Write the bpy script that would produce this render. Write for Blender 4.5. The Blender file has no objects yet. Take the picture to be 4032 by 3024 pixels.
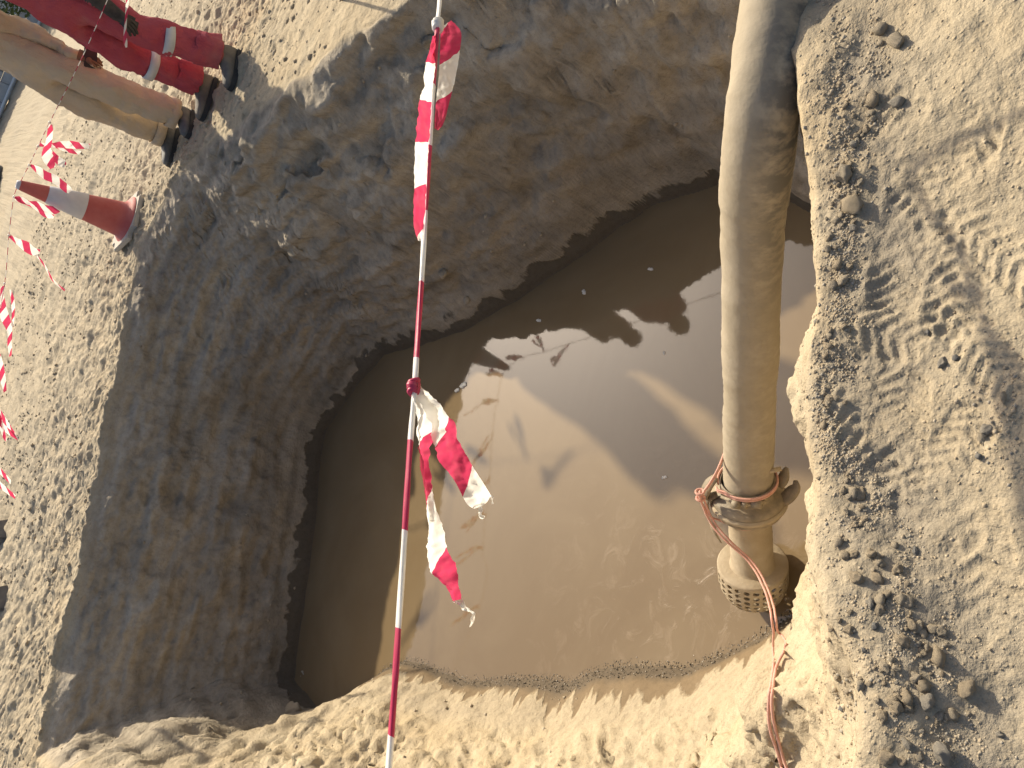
import bpy, bmesh, math, random
import numpy as np
from mathutils import Vector, Matrix
random.seed(7)
S = bpy.context.scene
COL = S.collection
rad = math.radians

# ------------------------------------------------------------------ camera
# Camera is the origin; solved from the photograph (28 mm equivalent phone lens,
# pitched 38 degrees down, phone held so that world "up" points to the picture's left).
FPX = 3200.0
PITCH = rad(38)
upi = np.array([-.941, -.339]); upi /= np.linalg.norm(upi)
rti = np.array([-upi[1], upi[0]])
Fv = np.array([0, math.cos(PITCH), -math.sin(PITCH)])
Uv = np.array([0, math.sin(PITCH), math.cos(PITCH)])
Rv = np.array([1., 0, 0])
cx = upi[0] * Uv + rti[0] * Rv
cy = -upi[1] * Uv - rti[1] * Rv
cz = -Fv
cam_d = bpy.data.cameras.new('camera'); cam = bpy.data.objects.new('camera', cam_d); COL.objects.link(cam)
cam.matrix_world = Matrix(((cx[0], cy[0], cz[0], 0), (cx[1], cy[1], cz[1], 0), (cx[2], cy[2], cz[2], 0), (0, 0, 0, 1)))
cam_d.sensor_fit = 'HORIZONTAL'; cam_d.sensor_width = 36; cam_d.lens = 36 * FPX / 4032
cam_d.clip_start = .02; cam_d.clip_end = 500
S.camera = cam

# ------------------------------------------------------------------ light
SUN = Vector((.25, .97, .75)).normalized()      # towards the sun: ahead, a little right, ~36 degrees up
EL = math.asin(SUN.z); AZ = math.atan2(SUN.x, SUN.y)
w = bpy.data.worlds.new('World'); S.world = w; w.use_nodes = True
nt = w.node_tree; bg = nt.nodes['Background']
sky = nt.nodes.new('ShaderNodeTexSky'); sky.sky_type = 'NISHITA'; sky.sun_disc = False
sky.sun_elevation = EL; sky.sun_rotation = AZ; sky.dust_density = 5.0; sky.air_density = 1.0; sky.altitude = 0
nt.links.new(sky.outputs[0], bg.inputs[0]); bg.inputs[1].default_value = .112
sd = bpy.data.lights.new('sun', 'SUN'); so = bpy.data.objects.new('sun', sd); COL.objects.link(so)
sd.energy = 4.8; sd.angle = rad(.8); sd.color = (1, .885, .69)
so.rotation_euler = SUN.to_track_quat('Z', 'Y').to_euler(); so.location = (2, 8, 9)
S.view_settings.view_transform = 'Standard'; S.view_settings.look = 'None'
S.view_settings.gamma = 1; S.view_settings.use_curve_mapping = False
S.view_settings.exposure = .36

# ------------------------------------------------------------------ helpers
def ray(x, y):
    d = np.array([x - 2016., y - 1512.])
    return Fv + Rv * (d @ rti / FPX) + Uv * (d @ upi / FPX)
def atY(x, y, Y): r = ray(x, y); return r * Y / r[1]
def atz(x, y, z): r = ray(x, y); return r * z / r[2]
def atd(x, y, d): return ray(x, y) * d

def tag(o, label=None, cat=None, group=None, kind=None):
    if label: o['label'] = label
    if cat: o['category'] = cat
    if group: o['group'] = group
    if kind: o['kind'] = kind
    return o
def empty(name, loc):
    o = bpy.data.objects.new(name, None); COL.objects.link(o); o.location = loc; o.empty_display_size = .1
    return o
def mesh_obj(name, verts, faces, mats, parent=None, origin=None, smooth=True, uv=None, mat_idx=None):
    """verts in world coordinates; object origin at `origin` (or the parent's location)."""
    v = np.asarray(verts, float)
    if origin is None:
        origin = np.zeros(3); q = parent
        while q is not None: origin = origin + np.array(q.location); q = q.parent
    origin = np.asarray(origin, float)
    m = bpy.data.meshes.new(name)
    m.from_pydata((v - origin).tolist(), [], [tuple(int(i) for i in f) for f in faces])
    if not isinstance(mats, (list, tuple)): mats = [mats]
    for k in mats: m.materials.append(k)
    if mat_idx is not None: m.polygons.foreach_set('material_index', np.asarray(mat_idx, np.int32))
    if smooth: m.polygons.foreach_set('use_smooth', np.ones(len(m.polygons), bool))
    if uv is not None:
        uvl = m.uv_layers.new(name='uv'); li = np.zeros(len(m.loops), np.int32); m.loops.foreach_get('vertex_index', li)
        uvl.data.foreach_set('uv', np.asarray(uv, np.float32)[li].ravel())
    m.update()
    o = bpy.data.objects.new(name, m); COL.objects.link(o)
    if parent is None: o.location = origin
    else: o.parent = parent
    return o

def grid_faces(nu, nv, wrap=False):
    f = []
    for i in range(nu - 1):
        for j in range(nv - (0 if wrap else 1)):
            a = i * nv + j; b = i * nv + (j + 1) % nv
            f.append((a, b, b + nv, a + nv))
    return f

# ---- numpy noise
_rs = np.random.RandomState(3)
PERM = np.tile(_rs.permutation(256), 3)
GR3 = _rs.normal(size=(256, 3)); GR3 /= np.linalg.norm(GR3, axis=1)[:, None]
def perlin(x, y, z=None):
    x = np.asarray(x, float); y = np.asarray(y, float)
    z = np.zeros_like(x) + .37 if z is None else np.asarray(z, float)
    xi = np.floor(x).astype(int); yi = np.floor(y).astype(int); zi = np.floor(z).astype(int)
    xf = x - xi; yf = y - yi; zf = z - zi
    s = lambda t: t * t * t * (t * (t * 6 - 15) + 10)
    u, v, q = s(xf), s(yf), s(zf); out = 0
    xi &= 255; yi &= 255; zi &= 255
    for dx in (0, 1):
        for dy in (0, 1):
            for dz in (0, 1):
                h = PERM[PERM[PERM[(xi + dx) & 255] + ((yi + dy) & 255)] + ((zi + dz) & 255)]
                g = GR3[h]
                d = g[..., 0] * (xf - dx) + g[..., 1] * (yf - dy) + g[..., 2] * (zf - dz)
                out = out + d * (u if dx else 1 - u) * (v if dy else 1 - v) * (q if dz else 1 - q)
    return out * 1.5
def fbm(x, y, z=None, o=4, g=.5):
    s = 0; a = 1; k = 1.
    for i in range(o):
        s = s + a * perlin(x * k + 17.3 * i, y * k - 9.1 * i, None if z is None else z * k + 5.7 * i); a *= g; k *= 2.03
    return s
def sstep(a, b, x): t = np.clip((x - a) / (b - a), 0, 1); return t * t * (3 - 2 * t)
def sdf_poly(px, py, poly):
    """signed distance, positive inside"""
    P = np.array(poly, float); d = np.full(px.shape, 1e9); ins = np.zeros(px.shape, bool)
    for i in range(len(P)):
        a = P[i]; b = P[(i + 1) % len(P)]; e = b - a
        wx = px - a[0]; wy = py - a[1]
        t = np.clip((wx * e[0] + wy * e[1]) / (e @ e), 0, 1)
        d = np.minimum(d, (wx - e[0] * t) ** 2 + (wy - e[1] * t) ** 2)
        c = (a[1] > py) != (b[1] > py)
        with np.errstate(divide='ignore', invalid='ignore'):
            ins ^= c & (px < (b[0] - a[0]) * (py - a[1]) / (b[1] - a[1] + 1e-30) + a[0])
    d = np.sqrt(d); return np.where(ins, d, -d)

# ------------------------------------------------------------------ materials
class NT:
    def __init__(s, name):
        s.m = bpy.data.materials.new(name); s.m.use_nodes = True; s.t = s.m.node_tree; s.t.nodes.clear()
        s.out = s.n('ShaderNodeOutputMaterial')
    def n(s, ty, **kw):
        o = s.t.nodes.new(ty)
        for k, v in kw.items(): setattr(o, k, v)
        return o
    def l(s, a, b): s.t.links.new(a, b)
    def val(s, sock, v):
        if hasattr(v, 'is_output'): s.l(v, sock)
        else: sock.default_value = v
    def math(s, op, a, b=None, c=None, clamp=False):
        o = s.n('ShaderNodeMath', operation=op, use_clamp=clamp); s.val(o.inputs[0], a)
        if b is not None: s.val(o.inputs[1], b)
        if c is not None: s.val(o.inputs[2], c)
        return o.outputs[0]
    def noise(s, vec, scale, detail=4, rough=.55, dist=0.):
        o = s.n('ShaderNodeTexNoise'); s.val(o.inputs['Scale'], scale); o.inputs['Detail'].default_value = detail
        o.inputs['Roughness'].default_value = rough; o.inputs['Distortion'].default_value = dist
        if vec is not None: s.l(vec, o.inputs['Vector'])
        return o.outputs[0]
    def ramp(s, fac, a, b, lo=0., hi=1.):
        o = s.n('ShaderNodeMapRange', clamp=True); s.val(o.inputs[0], fac)
        o.inputs[1].default_value = a; o.inputs[2].default_value = b; o.inputs[3].default_value = lo; o.inputs[4].default_value = hi
        return o.outputs[0]
    def mix(s, fac, a, b):
        o = s.n('ShaderNodeMix', data_type='RGBA'); s.val(o.inputs[0], fac)
        for k, v in ((6, a), (7, b)):
            if hasattr(v, 'is_output'): s.l(v, o.inputs[k])
            else: o.inputs[k].default_value = (*v, 1)
        return o.outputs[2]
    def mapping(s, vec, scale=(1, 1, 1), rot=(0, 0, 0)):
        o = s.n('ShaderNodeMapping'); s.l(vec, o.inputs[0]); o.inputs['Scale'].default_value = scale; o.inputs['Rotation'].default_value = rot
        return o.outputs[0]
    def bump(s, h, strength=.5, dist=.01, nrm=None):
        o = s.n('ShaderNodeBump'); o.inputs['Strength'].default_value = strength; o.inputs['Distance'].default_value = dist
        s.l(h, o.inputs['Height'])
        if nrm is not None: s.l(nrm, o.inputs['Normal'])
        return o.outputs[0]
    def bsdf(s, col, rough=.8, spec=.3, normal=None, metal=0.):
        b = s.n('ShaderNodeBsdfPrincipled')
        if hasattr(col, 'is_output'): s.l(col, b.inputs['Base Color'])
        else: b.inputs['Base Color'].default_value = (*col, 1)
        s.val(b.inputs['Roughness'], rough); s.val(b.inputs['Specular IOR Level'], spec); b.inputs['Metallic'].default_value = metal
        if normal is not None: s.l(normal, b.inputs['Normal'])
        return b
    def done(s, b): s.l(b.outputs[0], s.out.inputs[0]); return s.m

ZW = -2.73                       # water level
def mat_soil():
    s = NT('soil'); g = s.n('ShaderNodeNewGeometry'); pos = g.outputs['Position']
    at = s.n('ShaderNodeAttribute'); at.attribute_name = 'soil_colour'
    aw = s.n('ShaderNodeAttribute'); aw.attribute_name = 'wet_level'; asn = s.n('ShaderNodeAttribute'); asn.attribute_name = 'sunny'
    sz = s.n('ShaderNodeSeparateXYZ'); s.l(pos, sz.inputs[0]); edge = s.math('MULTIPLY', s.math('SUBTRACT', s.noise(pos, 24, 4, .65), .5), .05)
    above = s.math('ADD', s.math('SUBTRACT', sz.outputs[2], aw.outputs['Fac']), edge)
    wet = s.ramp(above, .008, -.008); soaked = s.ramp(s.math('ADD', sz.outputs[2], s.math('MULTIPLY', edge, .6)), ZW + .045, ZW + .02)
    soaked = s.math('MULTIPLY', soaked, wet)
    grain = s.noise(pos, 260, 2, .6); fine = s.noise(pos, 38, 3, .65)
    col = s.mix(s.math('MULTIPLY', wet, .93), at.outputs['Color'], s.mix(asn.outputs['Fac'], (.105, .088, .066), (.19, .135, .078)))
    col = s.mix(s.math('MULTIPLY', soaked, .8), col, (.105, .084, .06))
    dk = s.n('ShaderNodeMix', data_type='RGBA', blend_type='MULTIPLY'); s.val(dk.inputs[0], s.ramp(fine, .45, .72, 0, .55)); s.l(col, dk.inputs[6]); dk.inputs[7].default_value = (.70, .69, .67, 1)
    d2 = s.n('ShaderNodeMix', data_type='RGBA', blend_type='MULTIPLY'); s.val(d2.inputs[0], s.ramp(grain, .52, .75, 0, .6)); s.l(dk.outputs[2], d2.inputs[6]); d2.inputs[7].default_value = (.58, .56, .54, 1)
    rough = s.ramp(wet, 0, 1, .93, .72)
    wv = s.mapping(pos, (1, 1, 1.6))
    h1 = s.noise(wv, 30, 5, .62)
    vor = s.n('ShaderNodeTexVoronoi'); s.l(pos, vor.inputs['Vector']); vor.inputs['Scale'].default_value = 85
    peb = s.math('MULTIPLY', s.ramp(vor.outputs[0], 0, .4, 1, 0), s.ramp(fine, .45, .6))
    hh = s.math('ADD', s.math('MULTIPLY', h1, .013), s.math('MULTIPLY', peb, .0035))
    hh = s.math('MULTIPLY', hh, s.math('MULTIPLY_ADD', wet, -.8, 1.))
    o = s.n('ShaderNodeBump'); o.inputs['Strength'].default_value = .8; o.inputs['Distance'].default_value = 1.0; s.l(hh, o.inputs['Height'])
    return s.done(s.bsdf(d2.outputs[2], rough, .12, o.outputs[0]))

def mat_water():
    s = NT('muddy_water'); g = s.n('ShaderNodeNewGeometry'); pos = g.outputs['Position']
    silt = s.noise(pos, 1.3, 5, .6, .8); scum = s.noise(pos, 7, 6, .7, 1.2)
    col = s.mix(s.ramp(silt, .35, .7), (.178, .126, .068), (.214, .158, .090))
    reg = s.noise(pos, .9, 2)
    sep = s.n('ShaderNodeSeparateXYZ'); s.l(pos, sep.inputs[0])
    near = s.math('MULTIPLY', s.ramp(sep.outputs[1], 3.0, 1.9), s.ramp(sep.outputs[0], .1, -.5))
    m = s.math('MULTIPLY', s.ramp(scum, .53, .66), near)
    col = s.mix(s.math('MULTIPLY', m, .35), col, (.33, .25, .165))
    rough = s.math('MULTIPLY_ADD', m, .25, .035)
    r1 = s.noise(pos, 16, 3, .5); r2 = s.noise(pos, 60, 2, .5)
    h = s.math('ADD', s.math('MULTIPLY', r1, .00022), s.math('MULTIPLY', r2, .00007))
    h = s.math('ADD', h, s.math('MULTIPLY', m, .0012))
    o = s.n('ShaderNodeBump'); o.inputs['Strength'].default_value = .5; o.inputs['Distance'].default_value = 1.0; s.l(h, o.inputs['Height'])
    b = s.bsdf(col, rough, .5, o.outputs[0]); b.inputs['IOR'].default_value = 1.55
    return s.done(b)

def mat_basic(name, col, col2=None, scale=8, rough=.8, spec=.3, bump=0., bscale=40, metal=0., dist=.004, thr=(.35, .65)):
    s = NT(name); tc = s.n('ShaderNodeTexCoord'); pos = tc.outputs['Object']
    c = col
    if col2 is not None: c = s.mix(s.ramp(s.noise(pos, scale, 5, .6), *thr), col, col2)
    nrm = s.bump(s.noise(pos, bscale, 4, .6), bump, dist) if bump else None
    return s.done(s.bsdf(c, rough, spec, nrm, metal))

def mat_tape(name, period, slant=.5, transl=.45, red=(.60, .050, .13), white=(.88, .87, .83)):
    s = NT(name); uv = s.n('ShaderNodeUVMap'); sep = s.n('ShaderNodeSeparateXYZ'); s.l(uv.outputs[0], sep.inputs[0])
    t = s.math('MULTIPLY_ADD', sep.outputs[1], slant, sep.outputs[0])
    fr = s.math('FRACT', s.math('DIVIDE', t, period))
    k = s.math('GREATER_THAN', fr, .5)
    tc = s.n('ShaderNodeTexCoord'); dust = s.ramp(s.noise(tc.outputs['Object'], 30, 4), .5, .8, 0, .12)
    col = s.mix(k, white, red); col = s.mix(dust, col, (.55, .46, .36))
    nrm = s.bump(s.noise(tc.outputs['Object'], 90, 2), .12, .002)
    b = s.bsdf(col, .38, .45, nrm)
    tr = s.n('ShaderNodeBsdfTranslucent'); s.l(col, tr.inputs[0]); s.l(nrm, tr.inputs['Normal'])
    mx = s.n('ShaderNodeMixShader'); mx.inputs[0].default_value = transl
    s.l(b.outputs[0], mx.inputs[1]); s.l(tr.outputs[0], mx.inputs[2])
    return s.done(mx)

M = {}
M['soil'] = mat_soil(); M['water'] = mat_water()

# ------------------------------------------------------------------ the pit
RIM = [(.03, 6.03), (.30, 5.95), (.56, 5.70), (.80, 5.1), (.98, 4.5), (1.2, 3.8), (1.45, 3.1), (1.72, 2.5), (1.95, 1.95), (1.9, 1.58), (1.5, 1.42),
       (1.02, 1.28), (.83, 1.13), (.45, .975), (.2, .92), (-.05, .78), (-.17, .68), (-.35, .58), (-.8, .40), (-1.5, .40), (-2.3, 1.0),
       (-2.75, 2.0), (-2.8, 3.0), (-2.62, 3.7), (-2.62, 4.2), (-2.95, 4.6), (-3.0, 4.95), (-2.6, 5.25), (-2.0, 5.33), (-1.55, 5.5), (-1.15, 5.62), (-.6, 5.84), (-.25, 5.97)]
WAT = [(-.62, 1.66), (-.40, 1.50), (0, 1.33), (.5, 1.4), (.9, 1.65), (1.1, 2.1), (1.19, 2.55), (1.04, 2.95), (.65, 3.47), (.4, 3.8), (.19, 4.12),
       (.02, 4.55), (-.1, 4.95), (-.35, 5.15), (-.54, 5.24), (-.8, 5.38), (-1.2, 5.18), (-1.6, 4.93), (-2.0, 4.78), (-2.3, 4.6), (-2.28, 4.25), (-2.02, 3.9),
       (-1.74, 3.70), (-1.62, 3.55), (-1.55, 3.3), (-1.49, 3.05), (-1.3, 2.7), (-1.15, 2.4), (-.97, 2.15), (-.8, 1.88)]

def ground_z(x, y):
    far = -1.275 + .075 * np.clip(x, -2.6, 0)
    return -1.44 + (far + 1.44) * sstep(1.6, 4.6, y) + .02 * sstep(8, 20, y) + .085 * sstep(.45, .95, x) * sstep(1.8, 1.2, y)

PRINTS = []   # boot prints: (centre x, y, heading, length, width)
for px, py, ang, L, W in [(3640, 640, 20, .27, .12), (3690, 900, 35, .26, .12), (3590, 1010, 10, .26, .115), (3950, 1000, 60, .26, .11), (3530, 1330, 80, .15, .13),
                          (3420, 1660, 40, .20, .11), (3570, 1750, 15, .27, .13), (3880, 1380, 50, .25, .11), (3650, 2000, 75, .22, .11), (3920, 2300, 30, .27, .12), (3890, 640, 0, .25, .11), (3760, 760, -25, .27, .115), (3600, 800, 50, .24, .115), (3800, 1080, 10, .27, .12), (3480, 1880, 30, .24, .12), (3750, 1830, -15, .25, .115)]:
    p = atz(px, py, -1.45); PRINTS.append((p[0], p[1], rad(ang), L, W))

def seg_dist(px, py, pts):
    d = np.full(px.shape, 1e9); P = np.array(pts, float)
    for a, b in zip(P[:-1], P[1:]):
        e = b - a; wx = px - a[0]; wy = py - a[1]; t = np.clip((wx * e[0] + wy * e[1]) / (e @ e), 0, 1)
        d = np.minimum(d, (wx - e[0] * t) ** 2 + (wy - e[1] * t) ** 2)
    return np.sqrt(d)
def terrain(x, y, detail=True):
    n1 = perlin(x * 2.3, y * 2.3); n2 = perlin(x * 2.3 + 40, y * 2.3 + 11); n3 = perlin(x * 8, y * 8); n4 = perlin(x * 8 + 9, y * 8 + 31)
    n5 = perlin(x * 26, y * 26); n6 = perlin(x * 26 + 5, y * 26 + 3)
    ax = .045 + .04 * sstep(1.5, 3, y)
    xr = x + ax * n1 + .020 * n3 + .005 * n5; yr = y + ax * n2 + .020 * n4 + .005 * n6
    dr = sdf_poly(xr, yr, RIM)
    dw = -sdf_poly(x + .03 * n1 + .012 * n3, y + .03 * n2 + .012 * n4, WAT)
    G = ground_z(x, y)
    # ground outside the pit
    farm = sstep(3.5, 6, y)
    g = G + (.010 + .020 * farm) * fbm(x * 1.6, y * 1.6, o=3) + .026 * farm * fbm(x * 5, y * 9, o=5, g=.58) + .016 * farm * np.maximum(0, fbm(x * 9 + 3, y * 11, o=3) - .1) + .006 * fbm(x * 14, y * 14, o=3) * (1 + farm)
    # crumbled spoil lip along the near edge
    do = -dr
    nearm = sstep(1.9, 1.2, y)
    lw = .085 + .035 * sstep(.1, -.25, x)
    lip = np.exp(-((do - .015) / np.where(do > .015, lw, .06)) ** 2) * (.038 + .035 * sstep(.1, -.2, x) + .02 * n1 + .010 * n3) * nearm
    lip += np.exp(-((do - .05) / .3) ** 2) * .02 * nearm
    # rounded shoulders elsewhere
    g = g + lip
    rough = np.exp(-((do - .09) / .09) ** 2) * nearm
    g = g + rough * .005 * fbm(x * 30, y * 30, o=3)
    # pit flanks
    dwp = np.maximum(dw, 0); drp = np.maximum(dr, 0)
    t = np.clip(dwp / (dwp + drp + 1e-6), 0, 1)
    leftm = sstep(-.2, -1.0, x) * sstep(4.3, 3.7, y)
    rightm = sstep(.1, .7, x) * sstep(5.6, 5.0, y) * sstep(1.5, 2.2, y)
    nearb = sstep(1.7, 1.1, y) * sstep(-.9, -.3, x)
    e = 1.25 + .35 * rightm + .05 * nearb - .15 * leftm
    prof = 1 - (1 - t) ** e
    # concave foot on the left beach
    prof = prof * (1 - leftm) + leftm * (.45 * t ** 1.15 + .55 * prof)
    top = G + lip
    h = ZW + (top - ZW) * prof
    cor0 = sstep(1.7, .7, np.hypot(x - .35, y - 5.0))
    mid = 4 * t * (1 - t)
    h = h + leftm * sstep(.13, .30, dw + .06 * n1) * (.034 * np.abs(fbm(x * 13, y * 5.0, o=5, g=.62)) + .022 * fbm(x * 3, y * 2, o=2) + .010 * fbm(x * 20, y * 13, o=3, g=.6) - .012) * (mid + .35)
    h = h + rightm * mid * (.10 * fbm(x * 2.3, y * 2.3, o=3) + .07 * np.sin(6.28 * (t * 2.3 + .9 * n1 + .25 * n3)))
    cs = -x * .35 + y * .94; ss_ = x * .94 + y * .35
    h = h + np.maximum(rightm, cor0) * mid * (.030 * fbm(cs * 9, ss_ * 2.2, o=4) + .018 * np.abs(fbm(cs * 22, ss_ * 5, o=3)))
    spur = seg_dist(x + .05 * n1, y + .05 * n2, [(-.40, .98), (-.57, 1.08), (-.76, 1.10), (-1.0, 1.0), (-1.4, .7)])
    h = h + .21 * np.exp(-(spur / .13) ** 2) * sstep(-.28, -.5, x) + .015 * np.exp(-(spur / .2) ** 2) * fbm(x * 9, y * 9, o=3)
    cor = sstep(1.6, .5, np.hypot(x - .0, y - 5.3))
    h = h + cor * mid * .03 * fbm(x * 4, y * 4, o=3)
    bed = ZW - np.minimum(.3, .30 * np.maximum(-dw, 0) + .002)
    z = np.where(dr > 0, np.where(dw > 0, h, bed), g)
    if detail:
        for (qx, qy, a, L, W) in PRINTS:
            sel = (np.abs(x - qx) < .22) & (np.abs(y - qy) < .22)
            if not sel.any(): continue
            lx = (x[sel] - qx) * math.cos(a) + (y[sel] - qy) * math.sin(a); ly = -(x[sel] - qx) * math.sin(a) + (y[sel] - qy) * math.cos(a)
            lx = lx + .006 * n3[sel]; ly = ly + .006 * n4[sel]
            q = (np.abs(lx / (L / 2)) ** 2.6 + np.abs(ly / (W / 2 * (1 - .25 * np.cos(lx * 13)))) ** 2.6)
            mk = sstep(1.15, .85, q)
            ch = np.abs(((lx * 36 + np.abs(ly) * 26 + .5 * n3[sel] + .35 * n1[sel]) % 1.) - .5) * 2
            lug = sstep(.55, .72, ch) * (1 - sstep(.0, .008, .004 - np.abs(ly)))
            wob = np.clip(.55 + 1.4 * n1[sel] + 1.0 * n3[sel], 0, 1)
            z[sel] += (-.0035 * mk + .0045 * lug * mk + .002 * np.exp(-((q - 1.15) / .18) ** 2)) * wob
    return z, dr, dw, t

def axis(segs):
    out = [segs[0][0]]
    for a, b, st0, st1 in segs:
        p = a
        while p < b - 1e-6:
            fr = (p - a) / (b - a); p = min(b, p + st0 + (st1 - st0) * fr); out.append(p)
    return np.unique(np.round(out, 5))
XS = axis([(-70, -8, 8, 1), (-8, -3.4, .6, .03), (-3.4, -1.2, .014, .010), (-1.2, -.3, .009, .008), (-.3, .78, .0048, .0048), (.78, 1.35, .008, .008), (1.35, 2.2, .012, .014), (2.2, 8, .03, .5), (8, 70, .8, 8)])
YS = axis([(-9, -.4, 1.2, .05), (-.4, .25, .03, .008), (.25, 1.0, .0046, .0046), (1.0, 1.35, .0065, .0065), (1.35, 4.7, .012, .012), (4.7, 6.15, .0065, .0065), (6.15, 7.6, .012, .02), (7.6, 12, .03, .09), (12, 100, .2, 8)])
GX, GY = np.meshgrid(XS, YS)
TZ, DR, DW, TT = terrain(GX, GY)
def zat(x, y):
    i = np.clip(np.searchsorted(XS, x) - 1, 0, len(XS) - 2); j = np.clip(np.searchsorted(YS, y) - 1, 0, len(YS) - 2)
    fx = (x - XS[i]) / (XS[i + 1] - XS[i]); fy = (y - YS[j]) / (YS[j + 1] - YS[j])
    return TZ[j, i] * (1 - fx) * (1 - fy) + TZ[j, i + 1] * fx * (1 - fy) + TZ[j + 1, i] * (1 - fx) * fy + TZ[j + 1, i + 1] * fx * fy
def hit(px, py, t0=.8, t1=12):
    r = ray(px, py); t = t0
    while t < t1:
        p = r * t
        if p[2] < zat(p[0], p[1]): 
            lo, hi = t - .01, t
            for _ in range(8):
                m = (lo + hi) / 2; q = r * m
                if q[2] < zat(q[0], q[1]): hi = m
                else: lo = m
            return r * hi
        t += .01
    return None

def build_ground():
    nx, ny = len(XS), len(YS)
    zy, zx = np.gradient(TZ, YS, XS)
    nrm = np.stack([-zx, -zy, np.ones_like(TZ)], -1); nrm /= np.linalg.norm(nrm, axis=-1)[..., None]
    steep = np.clip((1 - nrm[..., 2] - .12) / .4, 0, 1) * (DR > .02) * (DW > .01) * sstep(0, .12, DW) * sstep(0, .08, DR)
    farw = sstep(3.9, 4.8, GY)
    # excavator smears run along the walls; clods everywhere else
    rw = sstep(.1, .6, GX)
    q1 = GX * .7 + GY * .5 + TZ * .6
    d = steep * (.05 * fbm(GX * 2.2, GY * 2.2, TZ * 2.6, o=3) + .040 * (.4 - np.abs(fbm(GX * 3.2, GY * 3.2, TZ * 6, o=3)) * 1.5) + .010 * np.abs(fbm(GX * 14, GY * 14, TZ * 20, o=3)))
    d = d + steep * farw * .018 * fbm(GX * 1.0, GY * 1.0, TZ * 18, o=3)
    d = d + steep * rw * .045 * (np.abs(fbm(q1 * 7, GX * 1.5 - GY * 1.5, TZ * 2.5, o=3)) - .2)
    d = d + np.clip(steep * 2, 0, 1) * .013 * fbm(GX * 7, GY * 7, TZ * 12, o=5, g=.6)
    V = np.stack([GX, GY, TZ], -1) + nrm * d[..., None]
    V = V.reshape(-1, 3).astype(np.float32)
    idx = np.arange(nx * ny).reshape(ny, nx)
    q = np.stack([idx[:-1, :-1], idx[:-1, 1:], idx[1:, 1:], idx[1:, :-1]], -1).reshape(-1, 4).astype(np.int32)
    m = bpy.data.meshes.new('ground')
    m.vertices.add(len(V)); m.vertices.foreach_set('co', V.ravel())
    m.loops.add(q.size); m.loops.foreach_set('vertex_index', q.ravel())
    m.polygons.add(len(q)); m.polygons.foreach_set('loop_start', np.arange(0, q.size, 4, dtype=np.int32))
    m.polygons.foreach_set('loop_total', np.full(len(q), 4, np.int32)); m.polygons.foreach_set('use_smooth', np.ones(len(q), bool))
    # soil colour and wetness as vertex attributes (shaded wall tone included)
    X, Y, Z = V[:, 0].astype(float), V[:, 1].astype(float), V[:, 2].astype(float)
    mix = lambda a, b, t: a + (np.array(b) - a) * np.clip(t, 0, 1)[:, None]
    nb = fbm(X * .9, Y * .9, Z * .9, o=3); nm = fbm(X * 5, Y * 5, Z * 5, o=4)
    C = np.tile(np.array((.465, .372, .24)), (len(X), 1))
    C = mix(C, (.515, .43, .295), .5 + nm)
    C = mix(C, (.40, .34, .245), .15 + .8 * nb)
    C = mix(C, (.43, .375, .285), sstep(4.5, 7, Y) * .6)
    steepf = steep.ravel(); dr = DR.ravel(); dw = DW.ravel()
    lipm = np.exp(-((-dr - .13) / .10) ** 2) * sstep(1.9, 1.2, Y)          # turned-up gravelly spoil
    C = mix(C, (.295, .255, .195), lipm * (.7 + .6 * nm))
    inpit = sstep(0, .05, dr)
    shade_mottle = fbm(X * 2.4, Y * 2.4, Z * 7, o=3); grey = fbm(X * 2.0 + 30, Y * 2.0, Z * 2.2, o=3)
    shade = np.maximum(sstep(3.7, 4.5, Y), sstep(-.2, .3, X) * sstep(1.4, 1.9, Y)) * inpit      # shaded far and right walls: darker, greyer shade tone put into the colour
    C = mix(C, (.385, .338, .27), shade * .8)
    C = mix(C, (.34, .285, .21), shade * sstep(.1, .5, shade_mottle) * .3)
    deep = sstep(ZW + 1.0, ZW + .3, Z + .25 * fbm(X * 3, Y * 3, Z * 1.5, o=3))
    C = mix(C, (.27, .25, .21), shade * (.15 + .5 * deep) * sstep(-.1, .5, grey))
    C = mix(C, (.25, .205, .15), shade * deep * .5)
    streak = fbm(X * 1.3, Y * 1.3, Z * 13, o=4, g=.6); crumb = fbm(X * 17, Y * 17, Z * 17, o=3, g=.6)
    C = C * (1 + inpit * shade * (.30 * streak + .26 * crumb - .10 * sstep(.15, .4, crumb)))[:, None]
    ang = -.47 * X + .88 * Y
    drip = perlin(ang * 11, Z * 1.5, Y * .5) * .6 + perlin(ang * 40, Z * 2, Y * 2) * .45
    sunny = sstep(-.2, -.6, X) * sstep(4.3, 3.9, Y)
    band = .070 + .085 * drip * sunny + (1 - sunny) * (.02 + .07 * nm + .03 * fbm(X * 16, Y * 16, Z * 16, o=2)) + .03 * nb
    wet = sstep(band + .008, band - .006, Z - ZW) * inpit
    level = np.where(inpit > .5, ZW + band, -50.)
    smear = sstep(.24, .14, dw) * sunny * (1 - wet)
    C = mix(C, (.43, .355, .245), smear)
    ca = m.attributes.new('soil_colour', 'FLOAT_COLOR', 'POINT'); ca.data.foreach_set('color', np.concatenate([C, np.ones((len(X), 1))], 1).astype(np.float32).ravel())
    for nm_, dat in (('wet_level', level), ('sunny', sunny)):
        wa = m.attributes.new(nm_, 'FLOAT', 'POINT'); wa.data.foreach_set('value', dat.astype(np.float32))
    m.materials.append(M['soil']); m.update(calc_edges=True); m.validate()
    o = bpy.data.objects.new('ground', m); COL.objects.link(o)
    tag(o, 'pale sandy ground with a deep excavated pit', 'ground', kind='structure')
    return o
GROUND = build_ground()
zat_smooth = zat
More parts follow.
